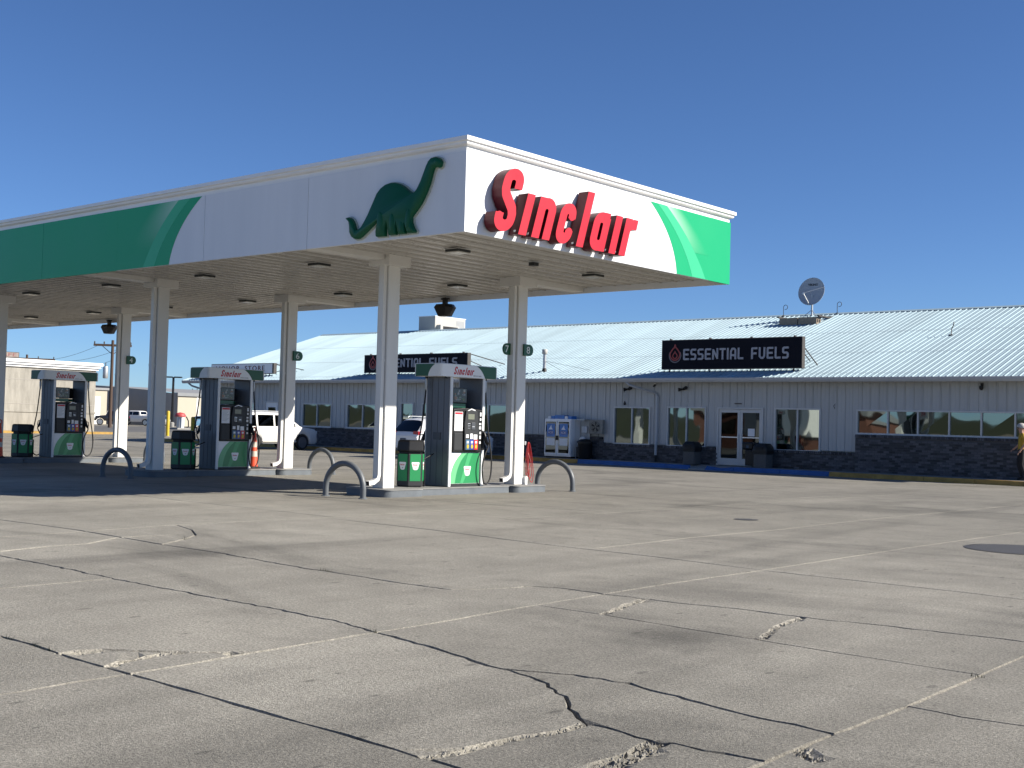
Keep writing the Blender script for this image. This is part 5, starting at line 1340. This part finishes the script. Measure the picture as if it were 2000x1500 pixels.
    for w in wy:
        for sx in (1, -1):
            x = sx*(HW*.97-.11)
            wl = MB().lathe([(wr*.72, -.105), (wr*.95, -.10), (wr, -.06), (wr, .06), (wr*.95, .10), (wr*.72, .105)], (x, w, wr), 24 if not simple else 14, ax='x', cap=False).build('tyre', rubber, t, smooth=50)
            MB().lathe([(.01, sx*.04), (wr*.68, sx*.05), (wr*.73, sx*.10)] if sx > 0 else [(wr*.73, -.10), (wr*.68, -.05), (.01, -.04)], (x, w, wr), 20, ax='x').build('rim', M('rim_back', (.12, .12, .125), .4) if not simple else rimm, wl, smooth=40)
            if not simple:
                for k in range(6):
                    a = 2*pi*k/6; c_, s_ = cos(a), sin(a); tx, tz = -s_, c_
                    h = .04; vs = []
                    for r_, ww in ((.03, .04), (wr*.69, .035)):
                        for e in (-1, 1): vs.append((x+sx*.085, w+c_*r_+tx*ww*e, wr+s_*r_+tz*ww*e))
                    MB().add(vs, [(0,1,3,2)]).build('spoke', rimm, wl)
                MB().lathe([(.045, sx*.07), (.04, sx*.095)], (x, w, wr), 12, ax='x').build('hub_cap', rimm, wl)
    for sx in (1, -1):
        for (y, z0, z1, ln) in sp.get('tail', []):
            x = HW*interp(wd, y)
            MB().prism(rrect(min(sx*(x-.30), sx*(x+.004)), max(sx*(x-.30), sx*(x+.004)), z0, z1, .04, 3), y-.02, y+ln, 'y').build('tail_lamp', tailred, t)
        for (y, z0, z1, ln) in sp.get('head', []):
            x = HW*interp(wd, y)
            MB().prism(rrect(min(sx*(x-.32), sx*(x+.003)), max(sx*(x-.32), sx*(x+.003)), z0, z1, .04, 3), y-ln, y+.012, 'y').build('head_lamp', headl, t)
        if not simple:
            y = sp['mirror']; x, z = side(y, 0.1)
            MB().prism(rrect(min(sx*(x+.02), sx*(x+.22)), max(sx*(x+.02), sx*(x+.22)), z, z+.17, .05, 3), y-.05, y+.06, 'y').build('mirror', paint, t)
            for y in sp['handles']:
                x, z = side(y, 0); MB().box(min(sx*x, sx*(x+.03)), max(sx*x, sx*(x+.03)), y-.10, y+.10, z-.14, z-.11).build('door_handle', paint, t)
            if sp.get('rails'):
                a, b_ = sp['rails']; x = HW*interp(wt, 0)*.86; zt = interp(top, 0)
                MB().tube([(sx*x, a, zt), (sx*x, a+.1, zt+.05), (sx*x, b_-.1, zt+.05), (sx*x, b_, zt)], .016, 6).build('roof_rail', galv, t)
            for ya in sp['seams']:
                zb, zt_ = interp(sp['bot'], ya)+.12, interp(belt, ya); x0 = HW*interp(wd, ya)
                P_ = [side(ya, 0)]
                MB().add([(sx*(x0*1.001+.002), ya-.006, zb), (sx*(x0*1.001+.002), ya+.006, zb), (sx*(x0+.002), ya+.006, (zb+zt_)/2), (sx*(x0+.002), ya-.006, (zb+zt_)/2), (sx*(P_[0][0]+.004), ya+.006, zt_-.02), (sx*(P_[0][0]+.004), ya-.006, zt_-.02)], [(0,1,2,3),(3,2,4,5)]).build('door_seam', black, t)
            pts = [(sx*HW*1.005, wy[0]+ra, zb0+.10), (sx*HW*1.005, wy[1]-ra, zb0+.10)]
            MB().tube(pts, .035, 4).build('sill_trim', sp.get('trim', dkgray), t)
    zb = interp(sp['bot'], -L2)
    MB().box(-HW*.80, HW*.80, -L2-.02, -L2+.06, zb+.0, zb+.20).build('rear_bumper', sp.get('bump', paint), t, bevel=.03)
    MB().box(-.16, .16, -L2-.028, -L2-.021, sp['plate'], sp['plate']+.15).build('licence_plate', M('plate', (.05, .06, .08), .4), t)
    return t
suv = dict(L=4.9, W=1.87, zb=.30, wheels=(-1.50, 1.39), wr=.37, bot=[(-2.45, .38), (-2.2, .32), (2.2, .30), (2.45, .36)],
  top=[(-2.45, .98), (-2.41, 1.08), (-2.26, 1.70), (-2.10, 1.77), (-1.0, 1.81), (.25, 1.80), (.50, 1.76), (1.22, 1.17), (1.35, 1.13), (2.15, 1.04), (2.36, .92), (2.45, .66)],
  belt=[(-2.45, 1.04), (.9, 1.08), (1.3, 1.10), (2.45, .9)], wt=[(-2.45, .74), (-2.2, .80), (.3, .82), (1.2, .84), (2.45, .80)], wd=[(-2.45, .88), (-2.25, .97), (-1.9, 1), (1.9, 1), (2.25, .95), (2.45, .80)],
  side_glass=[(-2.20, -1.42, -2.06, -1.40), (-1.30, -.38, -1.28, -.36), (-.28, .98, -.26, .42)], ws=(.58, 1.18, .86), rg=(-2.40, -2.25, .84), tail=[(-2.445, .98, 1.28, .10)], head=[(2.36, .78, .94, .22)], mirror=.80, handles=(-1.05, -.02), rails=(-1.9, .15), seams=(-1.36, -.33, 1.02), plate=.82, trim=M('suv_trim', (.55, .54, .50), .4), bump=M('suv_bumper', (.60, .59, .56), .4))
make_car('parked_suv', 'white boxy sport utility vehicle parked nose to the store curb', 'suv', (-45.5, 35.5, 0), 0, carw, suv).scale = (.95, .95, .95)
cro = dict(L=4.65, W=1.88, zb=.28, wheels=(-1.35, 1.34), wr=.36, bot=[(-2.32, .42), (-2.05, .32), (2.1, .28), (2.32, .36)],
  top=[(-2.32, .92), (-2.27, 1.05), (-1.82, 1.52), (-1.66, 1.60), (-.8, 1.68), (.1, 1.67), (.45, 1.62), (1.15, 1.14), (1.3, 1.09), (2.05, .98), (2.25, .84), (2.32, .62)],
  belt=[(-2.32, 1.02), (-1.5, 1.10), (.9, 1.02), (1.3, 1.02), (2.32, .85)], wt=[(-2.3, .66), (-1.8, .68), (-.6, .76), (.4, .76), (1.2, .82), (2.3, .78)], wd=[(-2.32, .84), (-2.1, .95), (-1.6, 1), (1.7, 1), (2.1, .94), (2.32, .76)],
  side_glass=[(-1.75, -1.22, -1.62, -1.15), (-1.12, -.25, -1.05, -.22), (-.14, .92, -.12, .36)], ws=(.52, 1.10, .86), rg=(-2.24, -1.80, .90), tail=[(-2.27, .96, 1.12, .30)], head=[(2.22, .74, .90, .25)], mirror=.78, handles=(-.95, .05), rails=(-1.5, .1), seams=(-1.16, -.2, .98), plate=.68, bump=carw2)
make_car('parked_crossover', 'white crossover parked nose to the store, its rear seen behind the near bin', 'car', (-34.45, 35.7, 0), 0, carw2, cro).scale = (.97, .97, .97)
pick = dict(L=5.9, W=2.0, zb=.45, wheels=(-1.75, 1.95), wr=.42, bot=[(-2.95, .60), (-2.6, .50), (2.6, .45), (2.95, .5)],
  top=[(-2.95, 1.36), (-1.0, 1.37), (-.98, 1.40), (-.85, 1.86), (-.5, 1.92), (.7, 1.91), (1.0, 1.84), (1.62, 1.34), (2.6, 1.24), (2.88, 1.10), (2.95, .8)],
  belt=[(-2.95, 1.30), (1.6, 1.30), (2.95, 1.1)], wt=[(-2.95, .92), (-1.2, .92), (-.9, .80), (.8, .80), (1.7, .86), (2.95, .85)], wd=[(-2.95, .97), (2.6, 1), (2.95, .86)],
  side_glass=[(-.80, .10, -.76, .12), (.18, 1.35, .20, .92)], ws=(1.02, 1.56, .84), rg=(-.97, -.87, .8), tail=[(-2.95, .98, 1.3, .06)], head=[], mirror=1.2, handles=(), seams=(), plate=.72, bump=chrome)
make_car('pickup_truck', 'white pickup truck parked far off beyond the left islands', 'truck', (-141.5, 89.0, 0), radians(115), carw, pick, simple=True)
jeep = dict(L=4.3, W=1.9, zb=.5, wheels=(-1.4, 1.4), wr=.42, bot=[(-2.1, .55), (2.1, .55)], top=[(-2.1, 1.1), (-2.08, 1.78), (-1.9, 1.84), (.3, 1.84), (.5, 1.78), (.75, 1.25), (1.9, 1.15), (2.1, .9)],
  belt=[(-2.1, 1.2), (.7, 1.22), (2.1, 1.1)], wt=[(-2.1, .86), (2.1, .78)], wd=[(-2.1, .95), (1.2, .95), (2.1, .8)], side_glass=[(-1.9, -.9, -1.9, -.9), (-.8, .5, -.8, .35)], ws=(.52, .74, .88), rg=(None, None, 0), tail=[(-2.09, .95, 1.15, .05)], head=[(2.05, .8, 1.0, .1)], mirror=.6, handles=(), seams=(), plate=.9, bump=carblk)
make_car('parked_jeep', 'black boxy off-road vehicle parked far off beside the utility pole', 'car', (-137.0, 82.6, 0), radians(150), carblk, jeep, simple=True)
sed = dict(L=4.4, W=1.75, zb=.22, wheels=(-1.3, 1.3), wr=.31, bot=[(-2.2, .3), (2.2, .25)], top=[(-2.2, .85), (-2.1, 1.0), (-1.6, 1.05), (-1.0, 1.38), (-.6, 1.43), (.3, 1.42), (1.05, 1.0), (1.9, .85), (2.2, .6)],
  belt=[(-2.2, .92), (2.2, .85)], wt=[(-2.2, .76), (2.2, .8)], wd=[(-2.2, .85), (-1.8, 1), (1.8, 1), (2.2, .8)], side_glass=[(-1.35, -.35, -.95, -.35), (-.28, .95, -.28, .32)], ws=(.34, 1.0, .86), rg=(-1.52, -1.02, .85), tail=[(-2.16, .72, .9, .08)], head=[(2.1, .6, .75, .1)], mirror=.7, handles=(), seams=(), plate=.6, bump=carblue)
make_car('parked_sedan', 'small pale blue car parked far off beside the red vacuum', 'car', (-123.5, 86.2, 0), radians(62), carblue, sed, simple=True)
make_car('parked_sedan', 'silver car far off, half hidden by the lamp post', 'car', (-133.5, 87.2, 0), radians(40), carsil, sed, simple=True)
van = dict(jeep); van.update(L=5.2, top=[(-2.1, 1.2), (-2.05, 2.35), (-1.9, 2.42), (1.0, 2.40), (1.3, 2.25), (1.7, 1.3), (2.0, 1.1), (2.1, .9)], side_glass=[(.5, 1.2, .5, .9)], ws=(1.32, 1.68, .86), bump=carw, L_=0)
van['L'] = 4.2
make_car('cargo_van', 'white van parked far off behind the white pickup', 'van', (-158, 99.5, 0), radians(60), carw, van, simple=True)

# ================================================================== BACKGROUND, LEFT
# board-formed concrete building with white cornice, its long side facing the lot
cb = thing('concrete_building', 'pale concrete block building with white cornice at the left edge', 'building', (-78.9, 46.2, 0))
MB().box(-16, 0, -15, 0, -.05, 4.45).build('wall', concw, cb)
for z in (1.95, 3.6): MB().box(-.004, .012, -14.98, -.02, z, z+.035).build('form_joint', M('joint_dark', (.33, .31, .28), .9), cb)
MB().box(-16, .05, -15, .05, 1.4, 1.52).build('belt_course', concw, cb)
MB().box(-16.1, .12, -15.1, .12, 4.451, 4.60).box(-16.2, .24, -15.2, .24, 4.601, 4.76).box(-16.3, .34, -15.3, .34, 4.761, 4.98).build('cornice', white, cb)
MB().box(.002, .03, -12.1, -11.5, 2.0, 2.85).build('wall_notice', paper, cb)
struct(MB().box(-78.86, -77.6, 10, 47.6, -.05, .14).build('kerb', curby))
t = thing('roof_sign', 'dark cafe sign standing on the concrete building roof', 'sign', (-80.5, 40.3, 4.98)); MB().box(-.08, .08, -.95, .95, .12, .50).build('board', rust, t)
MB().box(.082, .088, -.9, .9, .16, .46).build('face', M('sign_tan', (.20, .16, .14), .6), t); g = MB(); text(g, 'CAFE', lambda u, v, d: (.09+d, u, v), -.75, .2, 1.5, .22, .002); g.build('lettering', M('sign_maroon', (.14, .03, .03), .5), t)
for y in (-.8, .8): MB().box(-.04, .04, y-.04, y+.04, 0, .119).build('post', rust, t)
# beige workshop with white roll door
wb_ = thing('beige_workshop', 'beige workshop with white roll up door beyond the concrete building', 'building', (-150, 86, 0))
MB().box(-14, 0, -26, 3.6, -.05, 4.6).build('wall', beige, wb_); MB().box(-14.2, .2, -26.2, 3.8, 4.601, 4.9).build('roof', grayw, wb_)
rd = MB().box(.002, .06, -2.6, 2.6, 0, 3.7).build('roll_door', white, wb_)
for k in range(1, 7): MB().box(.0605, .068, -2.6, 2.6, .5*k, .5*k+.02).build('door_slat_joint', gutterm, rd)
g = MB(); text(g, 'CA', lambda u, v, d: (.06+d, u, v), -4.9, 2.3, 1.2, .7, .002, bold=.05); text(g, 'T', lambda u, v, d: (.06+d, u, v), -4.6, 1.4, .6, .55, .003, bold=.05); g.build('wall_lettering', blackink, wb_)
# grey and beige warehouse
wh = thing('warehouse', 'long beige warehouse with grey end wall behind the middle pump', 'building', (-143, 96, 0))
mb = MB(); mb.prism([(-34, 0), (0, 0), (0, 4.35), (-9, 5.0), (-22, 5.6), (-34, 4.6)], .0, .3, 'y'); mb.build('end_wall', grayw, wh)
MB().box(-34, -.01, .31, 52, -.05, 4.05).build('core', beige, wh); MB().box(.0, .12, .002, 52, -.05, 4.1).build('side_wall', beige, wh); MB().box(-.6, .35, -.2, 52.2, 4.101, 4.55).build('roof_edge', M('roof_edge_gray', (.20, .21, .22), .6), wh)
MB().add([(.1, -.1, 4.556), (.1, 52, 4.556), (-20, 52, 5.55), (-20, -.1, 5.55)], [(0,1,2,3)]).build('roof', grayw, wh); MB().box(.122, .15, 3, 3.4, 0, 4.0).build('downspout', white, wh)
# utility poles and wires
def upole(x, y, h, lab, arm=2.4, tr=True, rot=.9):
    t = thing('utility_pole', lab, 'utility pole', (x, y, 0), rot, 'wooden utility poles left of the store')
    MB().tube([(0, 0, -.1), (0, 0, h)], [.20, .14], 10).build('pole', polewood, t, smooth=60)
    MB().box(-arm, arm, -.10, .10, h-.65, h-.42).build('crossarm', polewood, t)
    for s in (-1, 1): MB().tube([(s*arm*.55, .08, h-.62), (0, .14, h-1.5)], .035, 5).build('arm_brace', polewood, t)
    for k in (-.95, -.45, .4, .95): MB().lathe([(.05, h-.42), (.07, h-.32), (.07, h-.22), (.03, h-.14)], (arm*k, 0, 0), 8).build('insulator', rust, t)
    if tr:
        c = MB().lathe([(.22, h-4.0), (.27, h-3.9), (.27, h-2.9), (.20, h-2.75)], (-.62, 0, 0), 12).build('transformer', galv, t, smooth=40)
        MB().tube([(-.62, 0, h-2.75), (-.62, 0, h-2.35)], .05, 6).build('bushing', rust, c)
    return t
upole(-114.8, 69.0, 9.1, 'tall wooden utility pole with transformer beside the far left column', 1.9); upole(-150, 78.0, 8.75, 'distant utility pole whose crossarm shows above the concrete building', 3.4, False, 1.1)
for k, (x, y, h, lab) in enumerate(((-182, 127, 6.4, 'farther small pole showing above the warehouse roof'), (-196, 140, 6.2, 'farthest small pole above the warehouse roof, right of another'))): upole(x, y, h, lab, 1.6, False)
wm = M('wire', (.03, .03, .035), .6)
for k, (a, b) in enumerate((((-115.6, 68.0, 8.6), (-150, 77, 8.2)), ((-114, 70.2, 8.6), (-149, 79.6, 8.2)), ((-114.8, 69, 7.0), (-150, 78, 6.9)))):
    P_ = []
    for i in range(13):
        f = i/12; P_.append((a[0]+(b[0]-a[0])*f, a[1]+(b[1]-a[1])*f, a[2]+(b[2]-a[2])*f-.8*4*f*(1-f)))
    o = MB().tube(P_, .018, 4).build('power_line', wm); tag(o, ['upper power line', 'second power line', 'lowest power line'][k]+' strung between the two nearest utility poles', 'wire', 'power lines')
t = thing('lamp_post', 'dark parking lot lamp post with flat twin heads', 'lamp post', (-131.5, 87.6, 0), .72)
MB().tube([(0, 0, 0), (0, 0, 6.2)], [.17, .14], 8).build('pole', black, t); MB().lathe([(.3, 0), (.3, .5), (.2, .6)], n=10).build('base', curbc, t)
for s in (-1, 1): MB().box(min(s*.1, s*1.05), max(s*.1, s*1.05), -.25, .25, 6.12, 6.28).build('lamp_head', black, t, bevel=.04)
def bollard(lab, loc, h):
    t = thing('yellow_bollard', lab, 'bollard', loc, 0, 'yellow bollards'); MB().lathe([(.115, -.05), (.115, h-.08), (.09, h-.02), (.03, h)], n=14).build('post', yellow, t, smooth=40); MB().lathe([(.2, -.01), (.2, .01), (.13, .03)], n=14).build('footing', curbc, t)
bollard('yellow bollard half hidden behind the middle column', (-72.3, 47.85, 0), 1.75); bollard('yellow bollard in the open left of the middle pump', (-57.2, 39.45, 0), 1.40)
t = thing('vacuum_station', 'red topped vacuum post with black hose on a small island far left', 'vacuum', (-110.5, 74.6, 0))
MB().box(-.9, .9, -.9, .9, -.05, .15).build('plinth', curbc, t); MB().lathe([(.34, .151), (.36, .3), (.33, 1.3)], n=14).build('canister', galv, t, smooth=40); MB().lathe([(.56, 1.31), (.60, 1.45), (.45, 1.68), (.05, 1.78)], n=16).build('hood', M('faded_red', (.42, .06, .06), .5), t, smooth=50)
MB().box(.30, .45, -.1, .2, .151, 1.3).build('coin_panel', paper, t); MB().tube([(.2, .6, 1.35), (.25, .85, .9), (.3, .85, .3), (.4, .6, .2)], .06, 6).build('hose', black, t, smooth=50)

# ================================================================== PERSON at the right edge
def person(loc, rz):
    t = thing('person', 'person in yellow top and black trousers walking by the brick wall', 'person', loc, rz)
    J = {'pel': (0, 0, .93), 'sp': (0, .0, 1.13), 'ch': (0, .01, 1.32), 'nk': (0, .0, 1.47), 'hd0': (0, -.02, 1.55), 'hd1': (0, -.02, 1.66),
         'lh': (-.09, 0, .88), 'lk': (-.10, -.06, .49), 'la': (-.10, .05, .09), 'lt': (-.10, -.10, .035),
         'rh': (.09, 0, .88), 'rk': (.10, -.02, .49), 'ra': (.10, .12, .10), 'rt': (.10, -.02, .035),
         'ls': (-.17, .01, 1.40), 'le': (-.26, .02, 1.13), 'lw': (-.30, -.14, .98), 'lf': (-.31, -.20, .94),
         'rs': (.17, .01, 1.40), 're': (.25, .06, 1.13), 'rw': (.24, -.08, .93), 'rf': (.24, -.12, .86)}
    Ed = [('pel','sp'),('sp','ch'),('ch','nk'),('nk','hd0'),('hd0','hd1'),('pel','lh'),('lh','lk'),('lk','la'),('la','lt'),('pel','rh'),('rh','rk'),('rk','ra'),('ra','rt'),('ch','ls'),('ls','le'),('le','lw'),('lw','lf'),('ch','rs'),('rs','re'),('re','rw'),('rw','rf')]
    Rd = {'pel': (.15, .11), 'sp': (.14, .10), 'ch': (.16, .11), 'nk': (.055, .055), 'hd0': (.07, .085), 'hd1': (.075, .09), 'lh': (.095, .10), 'rh': (.095, .10), 'lk': (.062, .065), 'rk': (.062, .065), 'la': (.042, .045), 'ra': (.042, .045), 'lt': (.04, .03), 'rt': (.04, .03),
          'ls': (.06, .06), 'rs': (.06, .06), 'le': (.043, .043), 're': (.043, .043), 'lw': (.03, .03), 'rw': (.03, .03), 'lf': (.035, .025), 'rf': (.035, .025)}
    ks = list(J); me = bpy.data.meshes.new('body'); me.from_pydata([J[k] for k in ks], [(ks.index(a), ks.index(b)) for a, b in Ed], [])
    ob = bpy.data.objects.new('tmp', me); COL.objects.link(ob)
    sm_ = ob.modifiers.new('skin', 'SKIN'); sv = me.skin_vertices[0].data
    for i, k in enumerate(ks): sv[i].radius = Rd[k]; sv[i].use_root = (k == 'pel')
    ob.modifiers.new('sub', 'SUBSURF').levels = 2
    dg = bpy.context.evaluated_depsgraph_get(); m2 = bpy.data.meshes.new_from_object(ob.evaluated_get(dg)); bpy.data.objects.remove(ob)
    m2.materials.clear()
    for m_ in (skin, shirt, pants, black): m2.materials.append(m_)
    for p in m2.polygons:
        c = p.center; a = abs(c.x)
        p.material_index = 3 if c.z < .10 else 2 if c.z < .96 and a < .2 else 1 if c.z < 1.46 and not (a > .2 and c.z < 1.15) else 0
    m2.name = 'body'; mk('body', m2, t, smooth=80)
    h = MB(); vs = []
    for k in range(7):
        a = pi*.62*k/6
        for j in range(14):
            q = 2*pi*j/14; r = .115*sin(a)+.004; vs.append((r*cos(q)*.92, -.01+r*sin(q)*1.12, 1.66+.115*cos(a)+(.02 if sin(q) < -.5 and k > 4 else 0)))
    h.add(vs, [(k*14+j, k*14+(j+1) % 14, (k+1)*14+(j+1) % 14, (k+1)*14+j) for k in range(6) for j in range(14)]+[tuple(range(14))]); h.build('hair', hairm, t, smooth=70)
    for s in (-1, 1): MB().lathe([(.003, -.008), (.011, 0), (.003, .008)], (s*.032, -.108, 1.625), 8, ax='y').build('eye', black, t)
    MB().prism([(-.115, 1.585), (-.138, 1.58), (-.112, 1.625)], -.014, .014, 'x').build('nose', skin, t)
    for s in (-1, 1): MB().lathe([(.008, -.01), (.028, 0), (.008, .012)], (s*.083, -.01, 1.605), 8, ax='x').build('ear', skin, t)
    MB().box(-.024, .024, -.110, -.104, 1.548, 1.556).build('mouth', M('lips', (.30, .10, .08), .5), t)
    for s, hx, hy, hz in ((-1, -.31, -.21, .935), (1, .24, -.125, .85)):
        for k in range(4): MB().tube([(hx-.026+.017*k, hy, hz), (hx-.026+.017*k, hy-.03, hz-.035), (hx-.026+.017*k, hy-.025, hz-.065+.004*abs(k-1.5))], [.009, .0085, .007], 6).build('finger', skin, t, smooth=60)
        MB().tube([(hx-s*.03, hy+.02, hz+.02), (hx-s*.045, hy-.01, hz-.01), (hx-s*.04, hy-.03, hz-.03)], [.010, .010, .008], 6).build('thumb', skin, t, smooth=60)
    return t
person((-12.72, 38.75, .145), radians(-60))

# ================================================================== ACROSS THE STREET, BEHIND THE CAMERA (invented for the store window reflections)
hl = MB(); N = 60; R = random.Random(9)
for i in range(N+1):
    x = -260+420*i/N; h = 3.2+1.2*sin(i*.7)+.8*sin(i*1.9)+R.uniform(-.3, .3)
    hl.v += [(x, -62, -.05), (x, -68, h*.75), (x, -80, h), (x, -120, -.05)]
for i in range(N):
    for k in range(3): hl.f.append((i*4+k, i*4+k+1, (i+1)*4+k+1, (i+1)*4+k)); hl.m.append(0)
struct(hl.build('invented_hill', mount, smooth=80))  # unseen hill, added only to fill the window reflections
t = thing('invented_shop', 'low red brown shop across the street, mirrored in the store windows', 'building', (-58, -34, 0)); MB().box(-9, 9, -6, 6, -.05, 3.2).build('wall', brownb, t); MB().box(-9.4, 9.4, -6.4, 6.4, 3.201, 3.6).build('roof', grayw, t)
for k in range(4): MB().box(-7.5+4*k, -5+4*k, 6.002, 6.05, .9, 2.4).build('window', carglass, t)
t = thing('invented_trailer', 'white box trailer across the lot, mirrored in the store windows', 'trailer', (-50, -14, 0), .5); MB().box(-4.5, 4.5, -1.25, 1.25, .9, 3.6).build('box', carw, t, bevel=.05)
MB().box(-4.2, 4.2, -1.0, 1.0, .7, .899).build('chassis', black, t)
for x in (-2.8, -1.8, 3.2):
    for s in (-1, 1): MB().lathe([(.48, -.14), (.5, 0), (.48, .14)], (x, s*1.05, .5), 16, ax='y').build('wheel', rubber, t)
